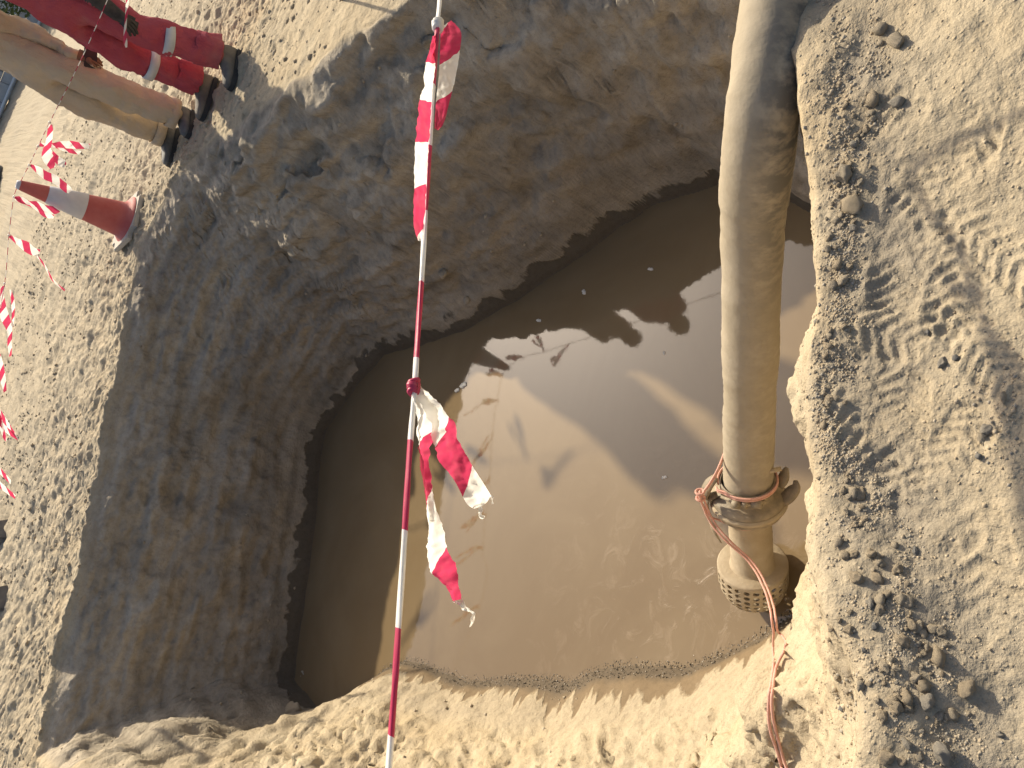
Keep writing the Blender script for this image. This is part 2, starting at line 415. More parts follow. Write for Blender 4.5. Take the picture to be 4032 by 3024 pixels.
def zat(x, y):
    if np.ndim(x): return zat_smooth(x, y)
    ok, loc, n_, i_ = GROUND.ray_cast(Vector((float(x), float(y), 5.)), Vector((0, 0, -1.)))
    return loc.z if ok else float(zat_smooth(x, y))
def hit(px, py):
    ok, loc, n_, i_ = GROUND.ray_cast(Vector((0, 0, 0)), Vector(ray(px, py)).normalized())
    return np.array(loc) if ok else None

def build_water():
    P = np.array(WAT); c = P.mean(0); P = c + (P - c) * 1.14
    P = np.array([(-2.6, 4.9), (-1.6, 5.42), (-.8, 5.75), (-.3, 5.5), (.15, 5.0), (.5, 4.2), (1.0, 3.5), (1.35, 2.8), (1.42, 2.1), (1.1, 1.5), (.5, 1.2), (0, 1.12), (-.5, 1.3), (-.8, 1.55), (-1.2, 2.1), (-1.6, 2.8), (-1.85, 3.4), (-2.5, 4.0)])
    v = [(x, y, ZW) for x, y in P]
    o = mesh_obj('water', v, [list(range(len(v)))[::-1]], M['water'], smooth=False)
    tag(o, 'still muddy brown water at the bottom of the pit', 'water', kind='structure')
build_water()
#PART2
# ------------------------------------------------------------------ shared materials
M['tape_main'] = mat_tape('barrier_tape_plastic', .30, .3, .30)
M['tape_tail'] = mat_tape('barrier_tape_tail_plastic', .20, .4, .70)
M['tape_far'] = mat_tape('barrier_tape_far_plastic', .11, .6, .55)
M['iron'] = mat_basic('rusty_iron', (.11, .065, .04), (.19, .12, .08), 30, .85, .3, .4, 90)
M['rubber'] = mat_basic('black_rubber', (.03, .032, .035), (.06, .058, .055), 12, .75, .3, .3, 60)
M['stone_tan'] = mat_basic('dusty_tan_stone', (.39, .325, .23), (.47, .40, .30), 25, .92, .2, .8, 60)
M['stone_grey'] = mat_basic('grey_stone', (.29, .265, .22), (.40, .355, .285), 22, .9, .2, .8, 60)
M['stone_dark'] = mat_basic('dark_bluish_stone', (.11, .112, .11), (.2, .185, .16), 22, .8, .3, .5, 90)
M['clod'] = mat_basic('dry_earth_clod', (.34, .275, .19), (.44, .365, .26), 18, .95, .2, .8, 60)

def spline(pts, n):
    """Catmull-Rom through pts, n samples, roughly even"""
    P = np.array(pts, float)
    if len(P) == 2: return P[0] + (P[1] - P[0]) * np.linspace(0, 1, n)[:, None]
    Q = np.vstack([2 * P[0] - P[1], P, 2 * P[-1] - P[-2]]); out = []
    L = np.concatenate([[0], np.cumsum(np.linalg.norm(np.diff(P[:, :3], axis=0), axis=1))]); tt = np.linspace(0, L[-1], n)
    for t in tt:
        i = min(np.searchsorted(L, t, side='right') - 1, len(P) - 2); f = (t - L[i]) / (L[i + 1] - L[i] + 1e-9)
        a, b, c, d = Q[i], Q[i + 1], Q[i + 2], Q[i + 3]
        out.append(.5 * (2 * b + (c - a) * f + (2 * a - 5 * b + 4 * c - d) * f * f + (3 * b - a - 3 * c + d) * f ** 3))
    return np.array(out)
def frames(P):
    T = np.gradient(P, axis=0); T /= np.linalg.norm(T, axis=1)[:, None]
    n = np.cross(T[0], [0, 0, 1.]); n = n / np.linalg.norm(n) if np.linalg.norm(n) > 1e-3 else np.array([1., 0, 0])
    N = []
    for t in T:
        n = n - t * (n @ t); n /= np.linalg.norm(n); N.append(n.copy())
    N = np.array(N); return T, N, np.cross(T, N)
def tube(P, r, seg=10, cap=True, flat=1.0):
    P = np.asarray(P, float); T, N, B = frames(P); n = len(P)
    r = np.full(n, r) if np.isscalar(r) else np.asarray(r)
    flat = np.full(n, flat) if np.isscalar(flat) else np.asarray(flat)
    a = np.linspace(0, 2 * math.pi, seg, endpoint=False)
    V = P[:, None] + r[:, None, None] * (np.cos(a)[None, :, None] * N[:, None] + np.sin(a)[None, :, None] * B[:, None] * flat[:, None, None])
    f = grid_faces(n, seg, True); V = V.reshape(-1, 3)
    if cap: f.append(tuple(range(seg))[::-1]); f.append(tuple(range((n - 1) * seg, n * seg)))
    L = np.concatenate([[0], np.cumsum(np.linalg.norm(np.diff(P, axis=0), axis=1))])
    uv = np.stack([np.repeat(L, seg), np.tile(a / (2 * math.pi), n)], 1)
    return V, f, uv
def lathe(prof, seg, origin, ax):
    """prof: (distance along ax, radius)"""
    ax = np.array(ax, float); ax /= np.linalg.norm(ax); n = np.cross(ax, [0, 0, 1.]); n /= np.linalg.norm(n); b = np.cross(ax, n)
    a = np.linspace(0, 2 * math.pi, seg, endpoint=False); V = []
    for d, r in prof:
        V.append(np.array(origin) + ax * d + r * (np.cos(a)[:, None] * n + np.sin(a)[:, None] * b))
    return np.concatenate(V), grid_faces(len(prof), seg, True)
def joinm(parts):
    V = []; F = []; k = 0; U = []
    for p in parts:
        v, f = np.asarray(p[0]), p[1]; V.append(v); F += [tuple(i + k for i in q) for q in f]; k += len(v)
        U.append(p[2] if len(p) > 2 else np.zeros((len(v), 2)))
    return np.concatenate(V), F, np.concatenate(U)

# ------------------------------------------------------------------ suction hose with strainer
def mat_hose():
    s = NT('muddy_rubber_hose'); uv = s.n('ShaderNodeUVMap'); sep = s.n('ShaderNodeSeparateXYZ'); s.l(uv.outputs[0], sep.inputs[0])
    u = sep.outputs[0]; tc = s.n('ShaderNodeTexCoord'); pos = tc.outputs['Object']
    cmb = s.n('ShaderNodeCombineXYZ'); s.l(s.math('MULTIPLY', u, 26.), cmb.inputs[0])
    s.l(s.math('MULTIPLY', s.math('SINE', s.math('MULTIPLY', sep.outputs[1], 6.2832)), 1.1), cmb.inputs[1]); s.l(s.math('MULTIPLY', s.math('COSINE', s.math('MULTIPLY', sep.outputs[1], 6.2832)), 1.1), cmb.inputs[2])
    rings = s.noise(cmb.outputs[0], 1.4, 4, .6); blot = s.noise(pos, 7, 5, .65, .5); wear = s.noise(pos, 38, 4, .65)
    col = s.mix(s.ramp(blot, .35, .65), (.345, .29, .205), (.40, .34, .25))
    col = s.mix(s.math('MULTIPLY', s.ramp(wear, .52, .75), .4), col, (.27, .225, .16))
    # rubbed bare rubber, most on the first stretch and on the side that drags
    side = s.ramp(s.math('SINE', s.math('MULTIPLY_ADD', sep.outputs[1], 6.2832, HOSE_PH)), -.15, .75)
    first = s.ramp(u, 1.25, .7, .22, 1.)
    bare = s.math('MULTIPLY', s.math('MULTIPLY', s.ramp(rings, .36, .56), s.ramp(blot, .28, .46)), s.math('MULTIPLY', side, first))
    col = s.mix(s.math('MULTIPLY', bare, .85), col, (.10, .098, .092))
    nrm = s.bump(s.math('ADD', s.math('MULTIPLY', rings, .5), s.math('MULTIPLY', wear, .5)), .5, .006)
    return s.done(s.bsdf(col, .8, .3, nrm))
M['mudmetal'] = mat_basic('mud_coated_steel', (.355, .285, .19), (.43, .355, .25), 14, .75, .35, .5, 70)
M['mudmetal_dark'] = mat_basic('worn_steel', (.20, .165, .115), (.34, .275, .185), 20, .6, .4, .5, 70)

hp = [(1720, -560, 1.74), (1700, -260, 1.75), (1682, 0, 1.80), (1655, 180, 1.81), (1641, 300, 1.88), (1627, 450, 2.04), (1623, 600, 2.19), (1620, 800, 2.40), (1617, 960, 2.60), (1616, 1062, 2.70)]
HP = [atd(a * 1.8228, b * 1.8228, d) for a, b, d in hp]
for k in (0, 1):
    HP[k] = HP[2] + (HP[2] - HP[3]) / np.linalg.norm(HP[2] - HP[3]) * (.42, .2)[k]; HP[k][2] = float(zat(HP[k][0], HP[k][1])) + .02
HC = spline(HP, 150)
axis_end = HC[-1] - HC[-6]; axis_end /= np.linalg.norm(axis_end)
hose = empty('suction_hose', HC[75]); tag(hose, 'mud-caked suction hose with clamped coupling and perforated strainer dipping into the water', 'hose')
rr = .080 + .0014 * np.random.RandomState(1).normal(size=150) * .5 + .005 * fbm(np.arange(150) * .05, np.zeros(150), o=2)
rr += .006 * np.exp(-((np.arange(150) - 66) / 8.) ** 2)
_T, _N, _B = frames(HC); _d = .8 * cx - .55 * HC[70] / np.linalg.norm(HC[70]); HOSE_PH = math.pi / 2 - math.atan2(_d @ _B[70], _d @ _N[70])
M['hose'] = mat_hose()
V, f, uv = tube(HC, rr, 40)
V = V + (np.array(.0035) * fbm(V[:, 0] * 14, V[:, 1] * 14, V[:, 2] * 14, o=3))[:, None] * np.array([.3, .3, .9])
mesh_obj('hose_pipe', V, f, M['hose'], hose, uv=uv)
E0 = HC[-1]; AX = axis_end
stp = atd(2962, 2215, 2.90)                     # centre of the strainer's plate
AX2 = (stp - E0); LEN = np.linalg.norm(AX2); AX2 /= LEN
# clamp band, coupling, neck, strainer along the axis AX2
def lath(name, prof, mat, parent, seg=48, o=E0): 
    V, f = lathe(prof, seg, o, AX2); return mesh_obj(name, V, f, mat, parent)
band = lath('clamp_band', [(-.058, .0845), (-.056, .0895), (-.024, .0895), (-.022, .0845), (-.05, .082)], M['mudmetal_dark'], hose)
coup = lath('coupling_ring', [(-.03, .085), (.0, .090), (.004, .110), (.018, .120), (.034, .118), (.040, .105), (.046, .106), (.052, .115), (.064, .115), (.074, .103), (.080, .082), (.082, .071), (.06, .068)], M['mudmetal_dark'], hose)
lath('bead_ring', [(.024, .120), (.028, .127), (.040, .127), (.045, .117)], M['mudmetal'], coup)
neck = lath('neck_pipe', [(.05, .072), (.09, .071), (.13, .0735), (.135, .0725), (.18, .0725), (.185, .0735), (LEN - .01, .073), (LEN, .080), (LEN + .002, .084)], M['mudmetal'], hose)
RD = .121
lath('strainer_plate', [(LEN, .06), (LEN - .001, RD - .004), (LEN + .004, RD + .002), (LEN + .012, RD + .002)], M['mudmetal'], hose)
# perforated drum
def drum():
    ax = AX2; n = np.cross(ax, [0, 0, 1.]); n /= np.linalg.norm(n); b = np.cross(ax, n)
    NC, NR, H = 24, 5, .135; V = []; F = []
    def pt(i, j):
        d = LEN + .012 + H * j / NR; r = RD * (1 - .16 * max(0, (j / NR - .45) / .55) ** 2); a = 2 * math.pi * i / NC
        return np.array(E0) + ax * d + r * (math.cos(a) * n + math.sin(a) * b)
    for i in range(NC):
        for j in range(NR):
            o = .0; k0 = len(V)
            sq = [(0, 0), (.5, 0), (1, 0), (1, .5), (1, 1), (.5, 1), (0, 1), (0, .5)]
            for (p, q) in sq: V.append(pt(i + p, j + q))
            for (p, q) in sq:
                a = math.atan2(q - .5, p - .5); V.append(pt(i + .5 + .37 * math.cos(a), j + .5 + .36 * math.sin(a)))
            for k in range(8):
                m = (k + 1) % 8; F.append((k0 + k, k0 + m, k0 + 8 + m, k0 + 8 + k))
    o = mesh_obj('strainer_drum', V, F, M['mudmetal'], hose, smooth=False)
    bmm = bmesh.new(); bmm.from_mesh(o.data); bmesh.ops.remove_doubles(bmm, verts=bmm.verts, dist=1e-4); bmesh.ops.recalc_face_normals(bmm, faces=bmm.faces); bmm.to_mesh(o.data); bmm.free()
    so_ = o.modifiers.new('thickness', 'SOLIDIFY'); so_.thickness = .004; so_.offset = 0
    lath('end_cap', [(LEN + .145, RD * .845), (LEN + .158, RD * .78), (LEN + .165, RD * .5), (LEN + .166, .002)], M['mudmetal'], o)
drum()
# side axes as seen from the camera
vd = E0 / np.linalg.norm(E0); side = np.cross(AX2, vd); side /= np.linalg.norm(side); front = -(vd - AX2 * (vd @ AX2)); front /= np.linalg.norm(front)
if side @ cx > 0: side = -side              # side now points to the picture's left
def P3(a, s, fr): return E0 + AX2 * a + side * s + front * fr
# clamp bolt across the front of the band
V, f, _ = tube([P3(-.034, .085, .055), P3(-.034, .02, .098), P3(-.036, -.05, .085)], .006, 10); bolt = mesh_obj('clamp_bolt', V, f, M['mudmetal_dark'], band)
for s0, s1 in ((.052, .028), (.018, .004), (-.010, -.040)):
    V, f, _ = tube([P3(-.034, s0, .088), P3(-.034, s1, .096)], .0145, 8); mesh_obj('clamp_lug', V, f, M['mudmetal_dark'], band)
# lever arms: crescent handles each side of the coupling
def crescent(pts, w0, thick, name):
    C = spline(pts, 18); tt = np.linspace(0, 1, 18); wd = w0 * (.35 + .65 * np.sin(math.pi * np.clip(tt * .9 + .12, 0, 1)))
    V, f, _ = tube(C, wd, 10, True, thick); mesh_obj(name, V, f, M['mudmetal_dark'], coup)
crescent([P3(-.01, .100, .02), P3(.01, .135, .02), P3(.045, .140, .03), P3(.09, .125, .045), P3(.14, .118, .05), P3(.19, .100, .05)], .020, .35, 'lever')
crescent([P3(-.07, .10, .0), P3(-.045, .125, .01), P3(-.01, .140, .02), P3(.02, .135, .02)], .022, .4, 'lever')
crescent([P3(.03, -.10, .03), P3(.0, -.128, .02), P3(-.025, -.150, .01), P3(-.045, -.150, .0)], .026, .5, 'lever')
crescent([P3(-.02, -.10, .0), P3(-.055, -.115, -.01), P3(-.085, -.125, -.02)], .022, .5, 'lever')
V, f, _ = tube([P3(-.115, -.06, .03), P3(-.118, -.105, .02)], .008, 10); mesh_obj('bolt_stub', V, f, M['mudmetal'], band)

# ------------------------------------------------------------------ pink rope
M['rope'] = mat_basic('faded_pink_rope', (.60, .31, .24), (.66, .39, .31), 60, .75, .3, .5, 300, dist=.002)
def rope():
    root = empty('pull_rope', P3(-.04, .15, .05)); tag(root, 'thin pink pull rope knotted to the strainer coupling and trailing up the sandy bank', 'rope')
    pts = [(2800, 2050, 2.70), (2862, 2125, 2.68), (2955, 2212, 2.66), (3008, 2300, 2.60), (3038, 2385, 2.52), (3046, 2440, 2.46)]
    lead = [np.array(P3(-.045, .152, .055))] + [atd(*p) for p in pts]
    tails = [[(3062, 2485), (3095, 2535), (3058, 2620), (3046, 2690), (3040, 2765), (3048, 2850), (3072, 2945), (3098, 3030), (3135, 3140)],
             [(3046, 2490), (3044, 2555), (3047, 2620), (3036, 2690), (3027, 2765), (3030, 2855), (3056, 2950), (3080, 3030), (3110, 3140)]]
    for k, t in enumerate(tails):
        q = []
        t2 = spline([(x_, y_, 0.) for x_, y_ in t], 44)
        for i, p in enumerate(t2):
            hgt = hit(p[0], p[1]); d0 = 2.46; dh = (hgt @ Fv) if hgt is not None else 1.6
            fr = min(1, (i + 1) / 18.); d = d0 + (dh - d0) * fr if fr < 1 else dh - .012
            q.append(min(d, dh - .012))
        q = np.array(q); q = np.minimum(q, np.convolve(np.pad(q, 2, mode='edge'), np.ones(5) / 5, mode='valid'))
        q = [atd(p[0], p[1], d) for p, d in zip(t2, q)]
        off = side * (.006 if k else -.006)
        C = spline([p + off for p in lead] + q, 190)
        C = C + .0012 * np.stack([fbm(np.arange(190) * .15, np.full(190, 3. * k + a)) for a in (0, 7, 13)], 1)
        V, f, uv = tube(C, .0037, 8); mesh_obj('strand', V, f, M['rope'], root)
    ang = np.linspace(-.2, 1.2, 30) * math.pi
    def loop(a0, r, tilt, seg0, seg1, nm='wrap'):
        a = np.linspace(seg0, seg1, 46)
        C = np.array([E0 + AX2 * (a0 + tilt * math.cos(q)) + r * (math.cos(q) * side + math.sin(q) * front) for q in a])
        C[0:3] = C[0:3] * .6 + P3(a0, r * 1.2, .05) * .4
        V, f, _ = tube(C, .0037, 8); mesh_obj(nm, V, f, M['rope'], root)
    for k in range(2): loop(-.058 + .008 * k, .0945, .0, .25, 2 * math.pi + .15)
    for k in range(2):
        C = spline([P3(-.04, .152, .055), P3(-.085 - .006 * k, .118, .05), P3(-.13 - .008 * k, .088, .03), P3(-.14, .06, -.07)], 24)
        V, f, _ = tube(C, .0037, 8); mesh_obj('wrap', V, f, M['rope'], root)
    for k in range(3): loop(.075 + .012 * k, .086 - .004 * k, .004 * k, .2, 2 * math.pi + .1)
    C = spline([P3(.0, .15, .05), P3(.05, .128, .06), P3(.07, .10, .06), P3(.08, .06, .075)], 20)
    V, f, _ = tube(C, .0037, 8); mesh_obj('wrap', V, f, M['rope'], root)
    kn = []
    for k in range(3):
        a = np.linspace(0, 2 * math.pi, 18); c = P3(-.045 + .012 * (k - 1), .152, .055)
        u1 = AX2 if k == 1 else side; u2 = front
        kn.append(tube([c + .013 * (math.cos(q) * u1 + math.sin(q) * u2) + .002 * k * AX2 for q in a], .0045, 8, False))
    V, f, _ = joinm(kn); mesh_obj('knot', V, f, M['rope'], root)
rope()

# ------------------------------------------------------------------ barrier tapes
def ribbon(LP, RP, n=60, cols=7, wrinkle=.003, seed=0, uv0=0., width=.07, fold=.0):
    A = spline(LP, n); B = spline(RP, n); C = (A + B) / 2; T, N, Bn = frames(C)
    W = B - A; nn = np.cross(T, W); nn /= (np.linalg.norm(nn, axis=1)[:, None] + 1e-9)
    L = uv0 + np.concatenate([[0], np.cumsum(np.linalg.norm(np.diff(C, axis=0), axis=1))]); V = []; U = []
    for j in range(cols):
        v = j / (cols - 1); P = A + W * v
        off = wrinkle * (fbm(L * 28 + seed * 9, np.full(n, v * 3.0 + seed)) + .6 * fbm(L * 90 + seed, np.full(n, v * 6.)))
        off = off + fold * np.sin(v * math.pi) 
        P = P + nn * off[:, None]; V.append(P); U.append(np.stack([L, np.full(n, v * width)], 1))
    V = np.stack(V, 1).reshape(-1, 3); U = np.stack(U, 1).reshape(-1, 2)
    return V, grid_faces(n, cols), U

TA = np.array(atz(950 * 1.8228, 0, -.73)); TB = np.array(atz(840 * 1.8228, 1659 * 1.8228, -.73)); TD = TB - TA
TN = np.array([TD[1], -TD[0], 0]); TN /= np.linalg.norm(TN)
if TN[1] > 0: TN = -TN                                   # horizontal normal of the tape's vertical plane, towards the camera
def on_plane(px, py, off=0.):
    r = ray(px, py); t = ((TA + TN * off) @ TN) / (r @ TN); return r * t
def near_tape():
    root = empty('barrier_tape', on_plane(1623, 1513)); tag(root, 'red and white barrier tape twisted tight with four long torn tails over the pit', 'barrier tape')
    px2 = [(1732, 0), (1722, 110), (1700, 430), (1672, 900), (1634, 1500), (1619, 1700), (1597, 2030), (1563, 2570), (1531, 3024)]
    S1 = np.array([1.2, 1.1, -.62]); S2 = TB + TD * .50
    pts = [S1, S1 * .5 + (TA - TD * .12) * .5, TA - TD * .12] + [on_plane(*p) for p in px2] + [S2]
    C = spline(pts, 260)
    V, f, uv = tube(C, .0066, 10, True, .62)
    # twist: pleats along the strand
    T, N, B = frames(C); ph = np.cumsum(np.full(260, .10))
    a = np.tile(np.linspace(0, 2 * math.pi, 10, endpoint=False), 260); pl = .0010 * np.sin(3 * (a + np.repeat(ph, 10)))
    cen = np.repeat(C, 10, 0); d = V - cen; V = cen + d * (1 + pl / .006)[:, None]
    uv[:, 1] *= .03; i0 = int(np.argmin(np.linalg.norm(C - on_plane(1720, 127), axis=1))) * 10; uv[:, 0] += .15 - uv[i0, 0] + 3.0
    mesh_obj('twisted_strand', V, f, M['tape_main'], root, uv=uv)
    def z2(l, off): return [on_plane(1000 + x * .5425, y * .5425, o) for (x, y), o in zip(l, off)]
    def z6(l, off): return [on_plane(1500 + x * .603, 1500 + y * .603, o) for (x, y), o in zip(l, off)]
    # upper knot and its two tails
    La = [(1375, 185), (1356, 240), (1350, 340), (1348, 460), (1335, 600), (1322, 730), (1312, 860), (1312, 935)]; Ra = [(1430, 152), (1498, 215), (1503, 300), (1475, 500), (1450, 620), (1420, 735), (1380, 890), (1345, 950)]
    V, f, U = ribbon(z2(La, np.linspace(-.005, -.012, 8)), z2(Ra, [.0, .012, .02, .018, .012, .006, 0, 0]), 60, 8, .004, 1, .085); mesh_obj('tail', V, f, M['tape_tail'], root, uv=U)
    Lb = [(1325, 235), (1290, 310), (1248, 440), (1230, 620), (1197, 760), (1172, 1050), (1162, 1300), (1158, 1450), (1152, 1560), (1165, 1680), (1190, 1745)]; Rb = [(1335, 245), (1325, 330), (1316, 440), (1305, 600), (1290, 760), (1268, 1050), (1254, 1250), (1245, 1400), (1238, 1550), (1226, 1690), (1215, 1750)]
    V, f, U = ribbon(z2(Lb, [0, .006, .012, .014, .014, .012, .012, .01, .006, .002, 0]), z2(Rb, np.full(11, .004)), 80, 8, .004, 2, .09); mesh_obj('tail', V, f, M['tape_tail'], root, uv=U)
    Lc = [(1300, 262), (1262, 420), (1240, 620), (1232, 800), (1205, 1060), (1203, 1250), (1200, 1400), (1205, 1640), (1216, 1740)]; Rc = [(1318, 255), (1312, 420), (1298, 640), (1278, 800), (1262, 960), (1256, 1150), (1243, 1350), (1232, 1600), (1222, 1745)]
    V, f, U = ribbon(z2(Lc, [0, -.004, -.012, -.016, -.016, -.014, -.01, -.004, 0]), z2(Rc, np.full(9, -.006)), 70, 6, .004, 3, .10); mesh_obj('tail', V, f, M['tape_tail'], root, uv=U)
    # lower knot and tails
    Ld = [(222, 60), (240, 120), (300, 240), (338, 370), (372, 480), (425, 580), (482, 655), (560, 800), (610, 836)]; Rd = [(243, 28), (300, 92), (385, 152), (470, 272), (508, 385), (556, 475), (600, 560), (665, 660), (720, 750)]
    V, f, U = ribbon(z6(Ld, [0, .006, .012, .012, .006, 0, -.005, -.01, -.012]), z6(Rd, [0, -.006, -.012, -.01, 0, .012, .02, .02, .015]), 60, 9, .006, 4, .0, fold=.008); d1 = mesh_obj('tail', V, f, M['tape_tail'], root, uv=U)
    Le = [(206, 80), (232, 200), (243, 330), (268, 520), (288, 650), (298, 820), (308, 980), (304, 1110), (328, 1230), (400, 1320), (445, 1370), (478, 1440)]; Re = [(250, 80), (352, 160), (345, 300), (328, 420), (322, 590), (368, 850), (408, 985), (440, 1110), (490, 1220), (512, 1310), (524, 1350), (530, 1425)]
    V, f, U = ribbon(z6(Le, [.006, .02, .022, .016, .01, .006, .004, .006, .012, .014, .01, .006]), z6(Re, [.0, .01, .004, .002, .004, .008, .0, -.008, -.008, 0, 0, .0]), 110, 9, .005, 5, .0, fold=-.008); mesh_obj('tail', V, f, M['tape_tail'], root, uv=U)
    # frayed ends
    for (pts_, w) in [([(478, 1445), (500, 1450), (530, 1470), (548, 1500)], 26), ([(520, 1440), (560, 1490), (605, 1515), (600, 1560), (590, 1612)], 16), ([(608, 830), (640, 815), (665, 800)], 24), ([(700, 735), (725, 745), (732, 770), (735, 805)], 12), ([(640, 825), (655, 850), (660, 880), (676, 888)], 8)]:
        A = [(x - w / 2, y) for x, y in pts_]; B = [(x + w / 2, y - 4) for x, y in pts_]
        V, f, U = ribbon(z6(A, np.zeros(len(A))), z6(B, np.zeros(len(A)) + .006), 20, 4, .006, 6 + w, .004); U[:, 1] = 0; U[:, 0] = .01; mesh_obj('frayed_end', V, f, M['tape_tail'], root, uv=U)
    for (px, py), rk, u0 in (((1724, 97), .0095, .01), ((1629, 1522), .0085, .17)):
        parts = []
        c0 = on_plane(px, py); dd = TD / np.linalg.norm(TD)
        for k in range(5):
            c = c0 + dd * (k - 2) * .0050; a = np.linspace(0, 2 * math.pi, 22)
            q = np.cross(dd, TN)
            ring = [c + (rk - .001 * abs(k - 2)) * (math.cos(t) * TN * .8 + math.sin(t) * q) + dd * .003 * math.sin(t + k) for t in a]
            v, ff, uu = tube(ring, .0052, 7, False); uu[:, 0] = u0; uu[:, 1] = 0; parts.append((v, ff, uu))
        V, f, U = joinm(parts); mesh_obj('knot', V, f, M['tape_main'], root, uv=U)
    for e, lab in ((S1, 'rusty iron stake beside the suction hose holding the right end of the near tape'), (S2, 'rusty iron stake on the sandy bank holding the left end of the near tape')):
        zb = float(zat(e[0], e[1])); P = np.array([[e[0], e[1], zb - .12], [e[0] + .01, e[1], (zb - .73) / 2], [e[0], e[1], -.66]])
        V, f, _ = tube(spline(P, 12), .008, 8); so2 = mesh_obj('iron_stake', V, f, M['iron'], origin=(e[0], e[1], zb)); tag(so2, lab, 'stake', 'iron stakes holding the tapes')
near_tape()

# the tape on the far side, strung from the cone
KN = {'A': (.531, 5.717, -.521), 'B': (.394, 6.012, -.533), 'C': (.275, 6.285, -.546), 'D': (.049, 6.493, -.544), 'E': (-.202, 6.382, -.581), 'F': (-.504, 6.21, -.633), 'G': (-.935, 5.959, -.67), 'H': (-1.235, 5.79, -.70), 'I': (-1.511, 5.671, -.70), 'J': (-1.984, 5.47, -.68)}
def far_tape():
    root = empty('barrier_tape', (.131, 6.40, -.55)); tag(root, 'thin red and white barrier tape with many fluttering tails beside the traffic cone', 'barrier tape')
    pr = [(1.45, 3.9, -.42), (.92, 4.90, -.49), KN['A'], KN['B'], KN['C'], (.14, 6.455, -.545), KN['D'], KN['E'], KN['F'], KN['G'], KN['H'], KN['I'], KN['J'], (-4.3, 5.7, -.60)]
    C = spline(pr, 300); V, f, uv = tube(C, .0032, 6, True, .7); uv[:, 1] = 0
    mesh_obj('twisted_strand', V, f, M['tape_far'], root, uv=uv)
    def tailp(name, st, seed):
        """st: list of (left px, right px) on the plane Y = const"""
        Lp = [atY(x, y, Y) for (x, y), _, Y in st]; Rp = [atY(x, y, Y) for _, (x, y), Y in st]
        V, f, U = ribbon(Lp, Rp, 26, 5, .006, seed, random.random() * .1); mesh_obj(name, V, f, M['tape_far'], root, uv=U)
    z1 = lambda x, y: (x / 2.011, y / 2.011)
    tailp('tail', [(z1(385, 985), z1(415, 985), 5.71), (z1(375, 1040), z1(420, 1040), 5.72), (z1(360, 1130), z1(412, 1130), 5.74), (z1(330, 1215), z1(402, 1190), 5.75), (z1(345, 1280), z1(425, 1240), 5.74), (z1(400, 1340), z1(440, 1320), 5.72)], 1)
    tailp('tail', [(z1(395, 1180), z1(410, 1190), 5.76), (z1(400, 1225), z1(425, 1200), 5.76), (z1(430, 1280), z1(470, 1240), 5.74), (z1(470, 1315), z1(515, 1270), 5.72), (z1(510, 1325), z1(524, 1300), 5.70)], 2)
    tailp('tail', [(z1(300, 1160), z1(320, 1130), 6.01), (z1(390, 1165), z1(400, 1135), 5.99), (z1(470, 1170), z1(480, 1120), 5.97), (z1(560, 1175), z1(560, 1115), 5.95), (z1(640, 1180), z1(640, 1130), 5.93), (z1(705, 1175), z1(715, 1140), 5.90)], 3)
    tailp('tail', [(z1(330, 1150), z1(330, 1140), 6.03), (z1(420, 1165), z1(430, 1150), 6.02), (z1(500, 1195), z1(510, 1172), 6.00), (z1(570, 1215), z1(580, 1180), 5.98), (z1(625, 1225), z1(645, 1195), 5.96)], 4)
    tailp('tail', [(z1(232, 1310), z1(245, 1300), 6.28), (z1(290, 1370), z1(310, 1320), 6.27), (z1(350, 1420), z1(375, 1360), 6.25), (z1(420, 1450), z1(440, 1385), 6.23), (z1(475, 1490), z1(500, 1430), 6.21), (z1(520, 1525), z1(560, 1480), 6.19), (z1(545, 1530), z1(572, 1505), 6.18)], 5)
    z3 = lambda x, y: (x / 6.9125, 600 + y / 6.9125)
    tailp('tail', [(z3(390, 1290), z3(400, 1200), 6.47), (z3(600, 1400), z3(580, 1200), 6.45), (z3(850, 1440), z3(800, 1320), 6.43), (z3(1050, 1530), z3(1020, 1330), 6.41), (z3(1250, 1640), z3(1220, 1430), 6.40), (z3(1500, 1680), z3(1480, 1470), 6.38), (z3(1640, 1620), z3(1560, 1500), 6.37)], 6)
    tailp('tail', [(z3(430, 1320), z3(440, 1260), 6.49), (z3(900, 1520), z3(920, 1430), 6.46), (z3(1200, 1760), z3(1300, 1640), 6.43), (z3(1450, 1800), z3(1480, 1700), 6.42)], 7)
    z4 = lambda x, y: (x * .5877, 800 + y * .5877)
    tailp('tail', [(z4(55, 225), z4(65, 210), 6.38), (z4(110, 275), z4(130, 240), 6.37), (z4(160, 320), z4(190, 260), 6.36), (z4(215, 350), z4(235, 300), 6.35), (z4(265, 340), z4(270, 310), 6.34)], 8)
    tailp('tail', [(z4(235, 350), z4(245, 340), 6.34), (z4(290, 415), z4(300, 408), 6.32), (z4(350, 520), z4(358, 510), 6.30), (z4(430, 590), z4(438, 580), 6.27)], 9)
    tailp('tail', [(z4(5, 560), z4(35, 550), 6.20), (z4(0, 640), z4(25, 600), 6.19), (z4(0, 760), z4(45, 700), 6.18), (z4(45, 860), z4(80, 820), 6.17), (z4(50, 950), z4(80, 930), 6.16), (z4(62, 1030), z4(78, 1020), 6.15)], 10)
    tailp('tail', [(z4(62, 580), z4(75, 578), 6.19), (z4(72, 640), z4(95, 640), 6.18), (z4(78, 720), z4(100, 720), 6.17), (z4(75, 820), z4(90, 830), 6.16)], 11)
    tailp('tail', [(z4(-40, 980), z4(-20, 960), 5.95), (z4(-20, 1080), z4(15, 1050), 5.94), (z4(0, 1180), z4(35, 1150), 5.93), (z4(25, 1270), z4(45, 1255), 5.91)], 12)
